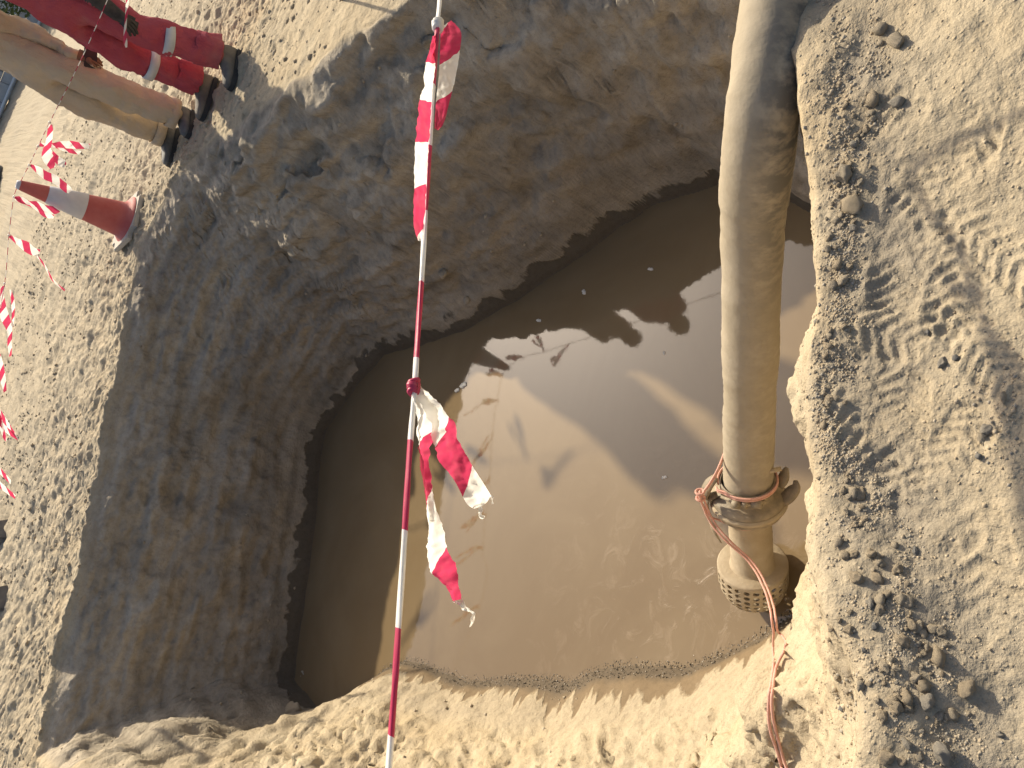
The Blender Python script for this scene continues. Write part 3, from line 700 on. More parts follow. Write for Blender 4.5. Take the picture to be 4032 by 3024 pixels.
    tailp('tail', [(z4(-60, 1330), z4(-40, 1310), 5.8), (z4(-25, 1430), z4(5, 1420), 5.79), (z4(15, 1560), z4(35, 1540), 5.77), (z4(35, 1595), z4(45, 1590), 5.76)], 13)
    rr_ = random.Random(4)
    for k in 'HIJ':
        p = np.array(KN[k])
        for q in range(2):
            dx = -.10 - .12 * rr_.random(); L_ = .22 + .12 * rr_.random(); pts = [p + np.array([dx * t + .03 * math.sin(5 * t + q), -.02 * q * t, -L_ * t]) for t in (0, .3, .6, 1)]
            V, f, U = ribbon(pts, [a + np.array([.012 + .03 * math.sin(3 * t), .004, .004]) for a, t in zip(pts, (0, .3, .7, .9))], 20, 4, .006, q + 20, .02); mesh_obj('tail', V, f, M['tape_far'], root, uv=U)
    # long tail blown across in front of the red coverall
    tailp('tail', [((513, -170), (520, -170), 5.05), ((506, -80), (516, -80), 5.04), ((496, 5), (508, 5), 5.03), ((491, 80), (500, 80), 5.02), ((486, 140), (498, 140), 5.01), ((485, 165), (502, 165), 5.00), ((494, 188), (501, 186), 5.0)], 14)
    for k, p in KN.items():
        v, ff = lathe([(-.012, .003), (-.006, .008), (.004, .009), (.012, .003)], 8, p, (.4, -1, 0)); mesh_obj('knot', v, ff, M['tape_far'], root, uv=np.zeros((len(v), 2)))
    for e, lab in (((1.45, 3.9), 'rusty iron stake beyond the pit rim holding the right end of the far tape'), ((-4.3, 5.7), 'rusty iron stake beyond the pit rim holding the left end of the far tape')):
        zb = float(zat(*e)); V, f, _ = tube(spline([(e[0], e[1], zb - .12), (e[0] + .008, e[1], -.9), (e[0], e[1], -.36)], 12), .009, 8)
        o = mesh_obj('iron_stake', V, f, M['iron'], origin=(e[0], e[1], zb)); tag(o, lab, 'stake', 'iron stakes holding the tapes')
far_tape()

# ------------------------------------------------------------------ traffic cone
M['cone_red'] = mat_basic('dusty_red_cone_plastic', (.43, .085, .075), (.49, .13, .11), 9, .55, .4, .15, 40)
M['cone_white'] = mat_basic('grey_white_reflective_sleeve', (.52, .52, .55), (.62, .61, .62), 12, .45, .4)
def cone():
    b = np.array([.165, 6.455]); zb = max(float(zat(b[0] + .15 * math.cos(a_), b[1] + .15 * math.sin(a_))) for a_ in np.arange(0, 6.3, .5)) - .012; R = np.array([*b, zb])
    tip = np.array(atY(64, 724, 6.45)); A = tip - R; H = np.linalg.norm(A)
    root = empty('traffic_cone', R); tag(root, 'red traffic cone with a white reflective sleeve standing at the far rim', 'traffic cone')
    def rad_(h): return .030 + (.135 - .030) * (1 - h / H)
    def sec(name, h0, h1, mat, extra=()):
        pr = [(h, rad_(h)) for h in np.linspace(h0, h1, 6)]; V, f = lathe(list(extra) + pr, 36, R, A); mesh_obj(name, V, f, mat, root)
    sec('lower_body', .065, H * .42, M['cone_red'], [(.022, .182), (.03, .176), (.04, .158), (.052, .142)])
    pr = [(H * .42 - .002, rad_(H * .42) + .003), (H * .42, rad_(H * .42) + .004), (H * .74, rad_(H * .74) + .004), (H * .74 + .002, rad_(H * .74) + .001)]; V, f = lathe(pr, 36, R, A); mesh_obj('reflective_sleeve', V, f, M['cone_white'], root)
    sec('tip', H * .74, H * .97, M['cone_red']); V, f = lathe([(H * .97, rad_(H * .97)), (H, .026), (H, .018), (H * .96, .016)], 24, R, A); mesh_obj('tip_rim', V, f, M['cone_white'], root)
    # square foot with rounded corners
    bm = bmesh.new(); bmesh.ops.create_cube(bm, size=1); bmesh.ops.scale(bm, vec=(.40, .40, .035), verts=bm.verts)
    bmesh.ops.bevel(bm, geom=[e for e in bm.edges if abs(e.verts[0].co.z - e.verts[1].co.z) > .01], offset=.07, segments=5, affect='EDGES')
    bmesh.ops.bevel(bm, geom=[e for e in bm.edges if e.calc_length() > .01 and abs(e.verts[0].co.z - e.verts[1].co.z) < .001 and len(e.link_faces) == 2], offset=.006, segments=2, affect='EDGES')
    m = bpy.data.meshes.new('foot'); bm.to_mesh(m); bm.free(); m.materials.append(mat_basic('dusty_rubber_foot', (.40, .38, .34), (.48, .44, .38), 10, .8, .3)); o = bpy.data.objects.new('foot', m); COL.objects.link(o); o.parent = root; o.location = (0, 0, .012)
    az = Vector(A).to_track_quat('Z', 'Y').to_euler(); o.rotation_euler = (az.x, az.y, .5)
cone()
#PART3
# ------------------------------------------------------------------ people
def skin_mesh(verts, edges, radii, root, sub=2):
    m = bpy.data.meshes.new('tmp'); m.from_pydata([tuple(v) for v in verts], edges, []); o = bpy.data.objects.new('tmp', m); COL.objects.link(o)
    sk = o.modifiers.new('skin', 'SKIN'); sk.use_smooth_shade = True; sk.branch_smoothing = .35
    for i, r in enumerate(radii):
        m.skin_vertices[0].data[i].radius = (r, r) if np.isscalar(r) else r
    m.skin_vertices[0].data[root].use_root = True
    ss = o.modifiers.new('sub', 'SUBSURF'); ss.levels = sub; ss.render_levels = sub
    dg = bpy.context.evaluated_depsgraph_get(); me = bpy.data.meshes.new_from_object(o.evaluated_get(dg))
    bpy.data.objects.remove(o); bpy.data.meshes.remove(m)
    return me

def shoe(name, ankle, heel, toe, zg, mat, sole_mat, parent, hi=.13, wide=.052):
    """lofted shoe from heel to toe on the ground"""
    heel = np.array([heel[0], heel[1], zg]); toe = np.array([toe[0], toe[1], zg]); d = toe - heel; L = np.linalg.norm(d); d /= L; sdv = np.array([-d[1], d[0], 0])
    st = [(t_, a_ * .88, b_) for t_, a_, b_ in [(-.005, .030, .05), (.03, .040, .085), (.12, .043, hi), (.26, .044, hi * .98), (.38, .044, hi * .78), (.55, .049, .068), (.72, wide, .052), (.88, .046, .044), (.97, .030, .034), (1.005, .012, .022)]]
    V = []; ns = 16
    for t, wd, h in st:
        for k in range(ns):
            a = 2 * math.pi * k / ns; c, s_ = math.cos(a), math.sin(a)
            zz = h * (.5 + .5 * s_) if s_ > 0 else h * .5 * (1 - abs(s_) ** .5)
            V.append(heel + d * L * t + sdv * wd * (abs(c) ** .7) * (1 if c > 0 else -1) + np.array([0, 0, zz + .012]))
    f = grid_faces(len(st), ns, True); f.append(tuple(range(ns))[::-1]); f.append(tuple(range((len(st) - 1) * ns, len(st) * ns)))
    up_ = mesh_obj(name, V, f, mat, parent)
    V = []
    for t, wd, h in st:
        for sx, zz in ((-1, -.006), (-1, .022), (1, .022), (1, -.006)): V.append(heel + d * L * (t * 1.02 - .01) + sdv * (wd + .005) * sx + np.array([0, 0, zz]))
    f = grid_faces(len(st), 4, True); f.append((3, 2, 1, 0)); k = (len(st) - 1) * 4; f.append((k, k + 1, k + 2, k + 3))
    mesh_obj('sole', V, f, sole_mat, up_, smooth=False)

def mat_cloth(name, c1, c2):
    s = NT(name); tc = s.n('ShaderNodeTexCoord'); pos = tc.outputs['Object']
    col = s.mix(s.ramp(s.noise(pos, 6, 4, .6), .3, .7), c1, c2); col = s.mix(s.ramp(s.noise(pos, 3, 3), .55, .75, 0, .35), col, (.38, .31, .24))
    h = s.math('ADD', s.noise(s.mapping(pos, (1, 1, .45)), 14, 4, .6, .6), s.math('MULTIPLY', s.noise(pos, 160, 2), .12))
    return s.done(s.bsdf(col, .85, .2, s.bump(h, .8, .035)))
M['coverall'] = mat_cloth('red_coverall_cloth', (.38, .060, .085), (.45, .095, .115))
M['khaki'] = mat_cloth('beige_khaki_cloth', (.50, .405, .29), (.57, .47, .345))
M['skin'] = mat_basic('brown_skin', (.17, .085, .05), (.21, .11, .065), 20, .55, .4, .1, 200)
M['hair'] = mat_basic('black_hair', (.012, .010, .009), (.03, .026, .022), 80, .6, .4, .6, 200)
M['glove'] = mat_basic('dark_glove', (.045, .042, .04), (.085, .075, .068), 18, .85, .2, .3, 120)
M['boot'] = mat_basic('dusty_dark_boot', (.10, .095, .088), (.22, .195, .16), 9, .75, .3, .3, 60)
M['shoe'] = mat_basic('dusty_navy_shoe', (.07, .08, .088), (.18, .17, .155), 9, .6, .35, .3, 60)
M['band'] = mat_basic('silver_reflective_band', (.50, .51, .53), (.58, .58, .58), 20, .4, .5)
M['eye'] = mat_basic('eye_white', (.7, .68, .64)); M['plastic'] = mat_basic('black_plastic', (.02, .022, .025), rough=.35, spec=.5)

def person(label, base, fwd, J, cloth, hand_mat, foot, boots, face_dir=None):
    """J: joint positions in world space; one continuous skinned body, clothes coloured on it"""
    base = np.array(base); root = empty('person', base); tag(root, label, 'person')
    fwd = np.array([*fwd, 0.]); fwd /= np.linalg.norm(fwd); left = np.array([-fwd[1], fwd[0], 0]); up = np.array([0, 0, 1.])
    V = []; E = []; R = []; idx = {}
    def add(n, p, r, par=None):
        idx[n] = len(V); V.append(np.array(p, float) - base); R.append(r)
        if par is not None: E.append((idx[par], idx[n]))
    pel = np.array(J['pelvis']); ch = np.array(J['chest']); nk = np.array(J['neck']); hd = np.array(J['head'])
    bk = J.get('bulk', 1.); add('pelvis', pel, (.135 * bk, .115 * bk)); add('belly', pel * .6 + ch * .4 + up * .0, (.128 * bk, .112 * bk), 'pelvis'); add('chest', ch, (.150 * bk, .118 * bk), 'belly')
    add('upper', ch * .35 + nk * .65 - up * .02, (.105, .088), 'chest'); add('neck', nk + up * .015, .056, 'upper'); add('neck2', nk + up * .055, .054, 'neck')
    add('skull0', hd - up * .075 + fwd * .012, .070, 'neck2'); add('skull1', hd + up * .0, (.080, .092), 'skull0'); add('skull2', hd + up * .075 - fwd * .008, .068, 'skull1')
    add('nose', hd - up * .012 + fwd * .098, .011, 'skull1'); 
    for sg in (1, -1): add('ear%d' % sg, hd - up * .01 + left * sg * .083 - fwd * .005, .013, 'skull1')
    for sd_, sg in (('L', 1), ('R', -1)):
        hip = np.array(J['hip' + sd_]); kn = np.array(J['knee' + sd_]); an = np.array(J['ankle' + sd_]); wl = J.get('leg', 1.)
        add('hip' + sd_, hip, .105 * wl, 'pelvis'); add('thigh' + sd_, hip * .5 + kn * .5, .095 * wl, 'hip' + sd_); add('knee' + sd_, kn, .082 * wl, 'thigh' + sd_)
        add('calf' + sd_, kn * .5 + an * .5, .080 * wl, 'knee' + sd_); add('hem' + sd_, an * .93 + kn * .07, .074 * wl, 'calf' + sd_); add('ankle' + sd_, an, .045, 'hem' + sd_)
        shd = np.array(J['sh' + sd_]); el = np.array(J['el' + sd_]); wr = np.array(J['wr' + sd_])
        add('sh' + sd_, shd, .068, 'upper'); add('uarm' + sd_, shd * .5 + el * .5, .062, 'sh' + sd_); add('el' + sd_, el, .055, 'uarm' + sd_); add('farm' + sd_, el * .4 + wr * .6, .050, 'el' + sd_)
        add('cuff' + sd_, wr, .042, 'farm' + sd_); hdv = J.get('hand' + sd_, wr - el); hdv = np.array(hdv) / np.linalg.norm(hdv)
        sp = np.cross(hdv, left); sp /= np.linalg.norm(sp); cu = np.cross(sp, hdv) * -sg
        pm = wr + hdv * .045; add('palm' + sd_, pm, (.038, .022), 'cuff' + sd_)
        kk = wr + hdv * .085; add('knuck' + sd_, kk, (.038, .017), 'palm' + sd_)
        for k, (o_, ln) in enumerate(((-.030, .058), (-.010, .070), (.010, .066), (.030, .050))):
            a = kk + sp * o_ + hdv * .012; add('f%d%s' % (k, sd_), a, .0095, 'knuck' + sd_)
            b_ = a + hdv * ln * .55 + cu * .012; add('g%d%s' % (k, sd_), b_, .0088, 'f%d%s' % (k, sd_)); add('h%d%s' % (k, sd_), b_ + hdv * ln * .35 + cu * .026, .0075, 'g%d%s' % (k, sd_))
        tb = pm - sp * .036 + hdv * .0; add('t0' + sd_, tb + cu * .012, .012, 'palm' + sd_); add('t1' + sd_, tb - sp * .014 + hdv * .035 + cu * .02, .0095, 't0' + sd_)
    me = skin_mesh(V, E, R, 0, 3)
    co = np.zeros(len(me.vertices) * 3); me.vertices.foreach_get('co', co); co = co.reshape(-1, 3)
    nr = np.zeros(len(me.vertices) * 3); me.vertices.foreach_get('normal', nr); nr = nr.reshape(-1, 3)
    names = list(idx); P = np.array(V)
    RR = np.array([r_ if np.isscalar(r_) else max(r_) for r_ in R]); near = np.argmin(np.sqrt(((co[:, None] - P[None]) ** 2).sum(-1)) - RR[None], 1); nn_ = np.array(names)[near]
    skinm = np.array([n.startswith(('neck', 'skull', 'nose', 'ear')) for n in nn_]); handm = np.array([n[:-1].rstrip('0123') in ('palm', 'knuck', 'f', 'g', 'h', 't') for n in nn_])
    if J.get('bare'): handm = handm | np.array([n[:-1] in ('farm', 'cuff', 'el') for n in nn_])
    clothm = ~(skinm | handm)
    fold = .024 * fbm(co[:, 0] * 8, co[:, 1] * 8, co[:, 2] * 4.5, o=3) + .016 * (.3 - np.abs(fbm((co[:, 0] + co[:, 2] * .5) * 9 + 4, co[:, 1] * 9, co[:, 2] * 13, o=3)))
    co = co + nr * (fold * clothm)[:, None]
    me.vertices.foreach_set('co', co.ravel())
    me.materials.clear()
    for k in (cloth, M['skin'], hand_mat): me.materials.append(k)
    mi = []
    for p in me.polygons:
        vs = list(p.vertices); mi.append(1 if skinm[vs].mean() > .5 else 2 if handm[vs].mean() > .5 else 0)
    me.polygons.foreach_set('material_index', np.array(mi, np.int32)); me.polygons.foreach_set('use_smooth', np.ones(len(me.polygons), bool)); me.name = 'body'
    ob = bpy.data.objects.new('body', me); COL.objects.link(ob); ob.parent = root
    # hair, eyes, mouth
    bm = bmesh.new(); bmesh.ops.create_uvsphere(bm, u_segments=22, v_segments=14, radius=1)
    for v in bm.verts:
        c = v.co.copy(); l_ = c.x * .083; f_ = c.y * .100; z_ = c.z * .098
        if c.z < .05 and c.y > -.1: z_ = max(z_, .02 + .03 * c.y); f_ *= .9
        if c.z < -.3: z_ = -.035
        q = hd - base + up * .032 - fwd * .012 + left * l_ + fwd * f_ + up * z_; v.co = q + np.array([perlin(np.array([q[0] * 30]), np.array([q[1] * 30]), np.array([q[2] * 30]))[0] * .006] * 3)
    m = bpy.data.meshes.new('hair'); bm.to_mesh(m); bm.free(); m.materials.append(M['hair']); ho = bpy.data.objects.new('hair', m); COL.objects.link(ho); ho.parent = root
    for sg in (1, -1):
        v, f_ = lathe([(-.012, .001), (-.008, .009), (0, .0125), (.008, .009), (.012, .001)], 12, hd + fwd * .082 + left * sg * .031 + up * .018, fwd); mesh_obj('eye', v, f_, M['eye'], root)
    v, f_, _ = tube([hd + fwd * .080 + left * .024 - up * .066, hd + fwd * .088 - up * .064, hd + fwd * .080 - left * .024 - up * .066], .006, 8); mesh_obj('mouth', v, f_, mat_basic('lips', (.2, .075, .055)), root)
    for (an, heel, toe) in foot: shoe('boot' if boots else 'shoe', an, heel, toe, float(zat((heel[0] + toe[0]) / 2, (heel[1] + toe[1]) / 2)) + .004, M['boot'] if boots else M['shoe'], M['rubber'], root, .13 if boots else .09)
    return root, idx, P + base

def red_person():
    hl, tl = (1.315, 5.225), (1.075, 5.095); hr, tr = (1.165, 5.485), (.89, 5.455)
    zg = float(zat(1.15, 5.35)); fw = np.array([-.93, -.36]); lf = np.array([.36, -.93])
    aL = np.array([hl[0] - .055, hl[1] - .03, zg + .10]); aR = np.array([hr[0] - .06, hr[1] - .01, zg + .10])
    pel = np.array([1.125, 5.37, zg + .90])
    J = dict(pelvis=pel, chest=pel + (-.0, 0, .36), neck=pel + (-.02, -.01, .60), head=pel + (-.05, -.02, .745), leg=1.12, bulk=1.0, bare=True,
             hipL=pel + (.035, -.085, -.06), hipR=pel + (-.03, .085, -.06), ankleL=aL, ankleR=aR)
    J['kneeL'] = (J['hipL'] + aL) / 2 + (-.045, -.02, .02); J['kneeR'] = (J['hipR'] + aR) / 2 + (-.05, -.02, .02)
    J['shL'] = pel + (.07, -.18, .52); J['shR'] = pel + (-.07, .18, .52)
    J['elL'] = pel + (.13, -.24, .22); J['elR'] = pel + (-.02, .23, .22)
    J['wrL'] = np.array(atY(440, 40, 5.14)); J['wrR'] = np.array(atY(395, 165, 5.50)); J['handL'] = np.array(atY(520, 105, 5.12)) - J['wrL']; J['handR'] = (-.05, -.05, -.2)
    root, idx, P = person('person in a red coverall with silver shin bands standing on the far rim', (1.13, 5.35, zg), fw, J, M['coverall'], M['glove'], [(aL, hl, tl), (aR, hr, tr)], True)
    for s_ in 'LR':
        kn = np.array(J['knee' + s_]); an = np.array(J['ankle' + s_]); d = (an - kn) / np.linalg.norm(an - kn); c = kn * .10 + an * .90
        v, f = lathe([(-.10, .080), (-.09, .089), (-.03, .090), (.03, .094), (.038, .092), (.036, .086)], 36, c, d); v = v + (.022 * fbm(v[:, 0] * 12, v[:, 1] * 12, v[:, 2] * 7, o=3))[:, None] * ((v - c) / .09)
        mesh_obj('trouser_cuff', v, f, M['coverall'], root)
        c = kn * .72 + an * .28
        v, f = lathe([(-.027, .088), (-.026, .0935), (.026, .093), (.027, .087)], 30, c, d)
        v = v + (.010 * fbm(v[:, 0] * 9, v[:, 1] * 9, v[:, 2] * 4, o=2))[:, None] * ((v - c) / .09); mesh_obj('reflective_band', v, f, M['band'], root)
red_person()

def beige_person():
    hl, tl = (.95, 5.755), (.79, 5.62); hr, tr = (.84, 5.97), (.59, 5.85)
    zg = float(zat(.8, 5.85)); fw = np.array([-.86, -.5])
    aL = np.array([hl[0] - .045, hl[1] - .035, zg + .085]); aR = np.array([hr[0] - .055, hr[1] - .03, zg + .085])
    pel = np.array([.835, 5.86, zg + .86])
    J = dict(pelvis=pel, chest=pel + (.03, .02, .36), neck=pel + (.035, .01, .585), head=pel + (.01, -.01, .73), leg=1.16, bulk=1.02,
             hipL=pel + (.05, -.085, -.06), hipR=pel + (-.04, .085, -.06), ankleL=aL, ankleR=aR)
    J['kneeL'] = (J['hipL'] + aL) / 2 + (-.03, -.02, .02); J['kneeR'] = (J['hipR'] + aR) / 2 + (-.035, -.02, .02)
    J['shL'] = pel + (.06, -.15, .50); J['shR'] = pel + (-.07, .18, .50)
    J['elL'] = np.array((.985, 5.80, -.25)); J['elR'] = pel + (-.03, .22, .22)
    J['wrL'] = np.array(atY(288, 208, 5.70)); J['wrR'] = pel + (-.03, .22, -.02); J['handL'] = np.array(atY(345, 228, 5.68)) - J['wrL']; J['handR'] = (-.1, -.05, -.2)
    root, idx, P = person('person in loose beige shirt and trousers standing next to the traffic cone', (.80, 5.86, zg), fw, J, M['khaki'], M['skin'], [(aL, hl, tl), (aR, hr, tr)], False)
    # pocket flap, shirt hem, trouser cuffs
    for s_ in 'LR':
        kn = np.array(J['knee' + s_]); an = np.array(J['ankle' + s_]); d = (an - kn) / np.linalg.norm(an - kn); c = kn * .10 + an * .90
        v, f = lathe([(-.03, .089), (-.028, .096), (.03, .097), (.032, .091)], 28, c, d); v = v + (.012 * fbm(v[:, 0] * 9, v[:, 1] * 9, v[:, 2] * 4, o=2))[:, None] * ((v - c) / .09)
        mesh_obj('trouser_cuff', v, f, M['khaki'], root)
    # phone held low in the near hand
    c = np.array(atY(357, 218, 5.67)); bm = bmesh.new(); bmesh.ops.create_cube(bm, size=1); bmesh.ops.scale(bm, vec=(.072, .011, .15), verts=bm.verts); bmesh.ops.bevel(bm, geom=bm.edges[:], offset=.004, segments=2, affect='EDGES')
    m = bpy.data.meshes.new('phone'); bm.to_mesh(m); bm.free(); m.materials.append(M['plastic']); o = bpy.data.objects.new('phone', m); COL.objects.link(o); o.location = c; o.rotation_euler = (.3, 1.25, .3)
    tag(o, 'black phone held low in the hand of the person in beige', 'phone')
beige_person()

# ------------------------------------------------------------------ background beyond the far ground
M['block'] = mat_basic('pale_grey_concrete_block', (.50, .50, .50), (.60, .60, .60), 6, .9, .2, .4, 30)
M['white_paint'] = mat_basic('white_painted_pipe', (.74, .74, .74), (.8, .8, .79), 8, .5, .4)
M['shadow_grey'] = mat_basic('shadow_block_grey', (.12, .11, .10), (.20, .18, .155), 10, .85, .2)  # shadow grey for the blocks added on the far ground
def backdrop():
    A = np.array([4.071, 22.08]); B = np.array([2.09, 24.19]); d = (B - A) / np.linalg.norm(B - A); nrm2 = np.array([-d[1], d[0]])
    if nrm2[1] > 0: nrm2 = -nrm2
    zb = float(zat(*A)) + .0
    A0 = A - d * 6 - nrm2 * .45; root = empty('block_wall', (*A0, zb)); tag(root, 'long low wall of pale grey concrete blocks beyond the sandy ground', 'wall')
    bw, bh = .62, .30; rows = 7; n = 22
    bm = bmesh.new(); bmesh.ops.create_cube(bm, size=1); bmesh.ops.scale(bm, vec=(bw - .02, .28, bh - .018), verts=bm.verts); bmesh.ops.bevel(bm, geom=bm.edges[:], offset=.012, segments=1, affect='EDGES')
    me = bpy.data.meshes.new('wall_block'); bm.to_mesh(me); bm.free(); me.materials.append(M['block'])
    rr2 = random.Random(9)
    for r in range(rows):
        for k in range(n):
            o = bpy.data.objects.new('wall_block', me); COL.objects.link(o); o.parent = root
            t = k * bw + (bw / 2 if r % 2 else 0); o.location = (d[0] * t + nrm2[0] * rr2.uniform(-.012, .012), d[1] * t + nrm2[1] * rr2.uniform(-.012, .012), bh * (r + .5) - .02); o.rotation_euler = (0, 0, math.atan2(d[1], d[0]))
    # low rail in front
    R0 = A - d * 6; r2 = empty('pipe_rail', (*R0, zb)); tag(r2, 'white painted two-pipe rail in front of the block wall', 'rail')
    for h in (.06, .50):
        V, f, _ = tube([np.array([*(R0 + d * t), zb + h + .012 * math.sin(t * 1.7)]) for t in np.linspace(0, 14, 30)], .035, 10); mesh_obj('pipe', V, f, M['white_paint'], r2)
    for t in np.arange(.5, 14, 2.4):
        q = R0 + d * t; V, f, _ = tube([np.array([*q, zb - .05]), np.array([*q, zb + .53])], .03, 8); mesh_obj('post', V, f, M['white_paint'], r2)
    # shrub
    c = np.array(atY(22, 8, 20.5)); zs = float(zat(c[0] + .3, c[1])); sh = empty('shrub', (c[0] + .3, c[1], zs)); tag(sh, 'dusty green shrub growing in front of the block wall', 'shrub')
    rs = np.random.RandomState(5); Vv = []; Ff = []
    stems = []
    for k in range(9):
        a = rs.rand() * 6.28; top = np.array([c[0] + .3 + .55 * math.cos(a), c[1] + .5 * math.sin(a), zs + 1.2 + .6 * rs.rand()])
        C = spline([(c[0] + .3, c[1], zs - .05), (c[0] + .3 + .15 * math.cos(a), c[1] + .15 * math.sin(a), zs + .6), top], 8); stems.append(tube(C, np.linspace(.03, .006, 8), 6))
    V, f, _ = joinm(stems); mesh_obj('stems', V, f, M['iron'], sh)
    for k in range(2600):
        q = rs.normal(size=3); q /= np.linalg.norm(q); q = q * rs.rand() ** .4 * np.array([.85, .7, .85]) + np.array([c[0] + .3, c[1], zs + 1.0]); 
        if perlin(np.array([q[0] * 3]), np.array([q[1] * 3]), np.array([q[2] * 3]))[0] < -.12: continue
        u1 = rs.normal(size=3); u1 /= np.linalg.norm(u1); u2 = np.cross(u1, rs.normal(size=3)); u2 /= np.linalg.norm(u2); s_ = .035 + .04 * rs.rand(); i = len(Vv)
        Vv += [q - u1 * s_, q + u2 * s_ * .4, q + u1 * s_, q - u2 * s_ * .4]; Ff.append((i, i + 1, i + 2, i + 3))
    mesh_obj('crown', Vv, Ff, mat_basic('dusty_leaves', (.06, .10, .035), (.12, .15, .06), 3, .7, .3), sh, smooth=False)
    # tarpaulin heap
    c = np.array(atz(-30, 800, -1.28)); zt = float(zat(c[0], c[1])); V = []; n1_, n2_ = 40, 20
    for i in range(n2_):
        ph = i / (n2_ - 1) * math.pi / 2
        for j in range(n1_):
            a = 2 * math.pi * j / n1_; R_ = 1 + .10 * math.cos(3 * a + 1) + .05 * math.cos(7 * a)
            V.append((c[0] - .1 + .75 * R_ * math.cos(a) * math.cos(ph) ** .8, c[1] + .4 + .9 * R_ * math.sin(a) * math.cos(ph) ** .8, zt - .03 + 1.15 * math.sin(ph) ** .9))
    V = np.array(V); V[:, 2] += .05 * np.abs(fbm(V[:, 0] * 3, V[:, 1] * 3, V[:, 2] * 3, o=3)); V[:, 0] += .05 * fbm(V[:, 0] * 4, V[:, 1] * 4, V[:, 2] * 1.5, o=2)
    o = mesh_obj('tarpaulin', V, grid_faces(n2_, n1_, True), mat_basic('dark_tarpaulin', (.045, .052, .06), (.08, .085, .09), 5, .55, .4, .4, 20), origin=(c[0], c[1], zt)); tag(o, 'dark blue-grey tarpaulin heap on the ground behind the traffic cone', 'tarpaulin')
    # dark blocks added for two shadow shapes at the far ground's left edge
    for (px, py, rz, lab) in ((-14, 2140, 2.5, 'dark block standing in for a shadow on sand farther from the pit rim'), (-18, 2395, 2.35, 'dark block standing in for a shadow on sand closer to the pit rim')):
        p = atz(px, py, -1.45); zb_ = float(zat(p[0], p[1])); root = empty('shadow_block', (p[0], p[1], zb_)); root.rotation_euler = (0, 0, rz); tag(root, lab, 'rubber block')  # added dark block standing in for a shadow, not a rubber part
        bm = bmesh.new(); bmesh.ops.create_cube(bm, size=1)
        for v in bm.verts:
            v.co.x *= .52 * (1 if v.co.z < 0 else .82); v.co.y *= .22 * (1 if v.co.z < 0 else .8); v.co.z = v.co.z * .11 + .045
        bmesh.ops.bevel(bm, geom=bm.edges[:], offset=.012, segments=2, affect='EDGES'); m = bpy.data.meshes.new('block_body'); bm.to_mesh(m); bm.free(); m.materials.append(M['shadow_grey']); o = bpy.data.objects.new('block_body', m); COL.objects.link(o); o.parent = root
        bm = bmesh.new(); bmesh.ops.create_cone(bm, segments=16, radius1=.045, radius2=.04, depth=.05, cap_ends=True); m = bpy.data.meshes.new('block_stub'); bm.to_mesh(m); bm.free(); m.materials.append(M['rubber']); o2 = bpy.data.objects.new('block_stub', m); COL.objects.link(o2); o2.parent = root; o2.location = (0, 0, .12)
backdrop()

# ------------------------------------------------------------------ stones
def stone_mesh(seed, sub=2, angular=.4):
    rs = np.random.RandomState(seed); bm = bmesh.new(); bmesh.ops.create_icosphere(bm, subdivisions=sub, radius=1)
    planes = rs.normal(size=(7, 3)); planes /= np.linalg.norm(planes, axis=1)[:, None]
    for v in bm.verts:
        p = np.array(v.co)
        for n_ in planes:
            k = p @ n_
            if k > .66: p = p - n_ * (k - .66) * .92
        p = p * (1 + angular * perlin(np.array([p[0] * 1.6 + seed]), np.array([p[1] * 1.6]), np.array([p[2] * 1.6]))[0]); v.co = p
    m = bpy.data.meshes.new('stone'); bm.to_mesh(m); bm.free(); m.polygons.foreach_set('use_smooth', np.ones(len(m.polygons), bool)); return m
SM = {}
for mk in ('stone_tan', 'stone_grey', 'stone_dark', 'clod'):
    SM[mk] = [stone_mesh(20 + k, 3 if k < 3 else 2) for k in range(5)]
    for m in SM[mk]: m.materials.append(M[mk])
rs = random.Random(11)
def stone(p, size, mk, label, group=None, aspect=None, rz=None, name='stone'):
    o = bpy.data.objects.new(name, SM[mk][rs.randrange(5)]); COL.objects.link(o)
    a = aspect or (1, rs.uniform(.65, .95), rs.uniform(.5, .75))
    o.scale = (size * a[0], size * a[1], size * a[2]); o.rotation_euler = (rs.uniform(-.25, .25), rs.uniform(-.25, .25), rs.uniform(0, 6.28) if rz is None else rz)
    o.location = (p[0], p[1], float(zat(p[0], p[1])) + size * a[2] * .45)
    tag(o, label, 'stone', group); return o
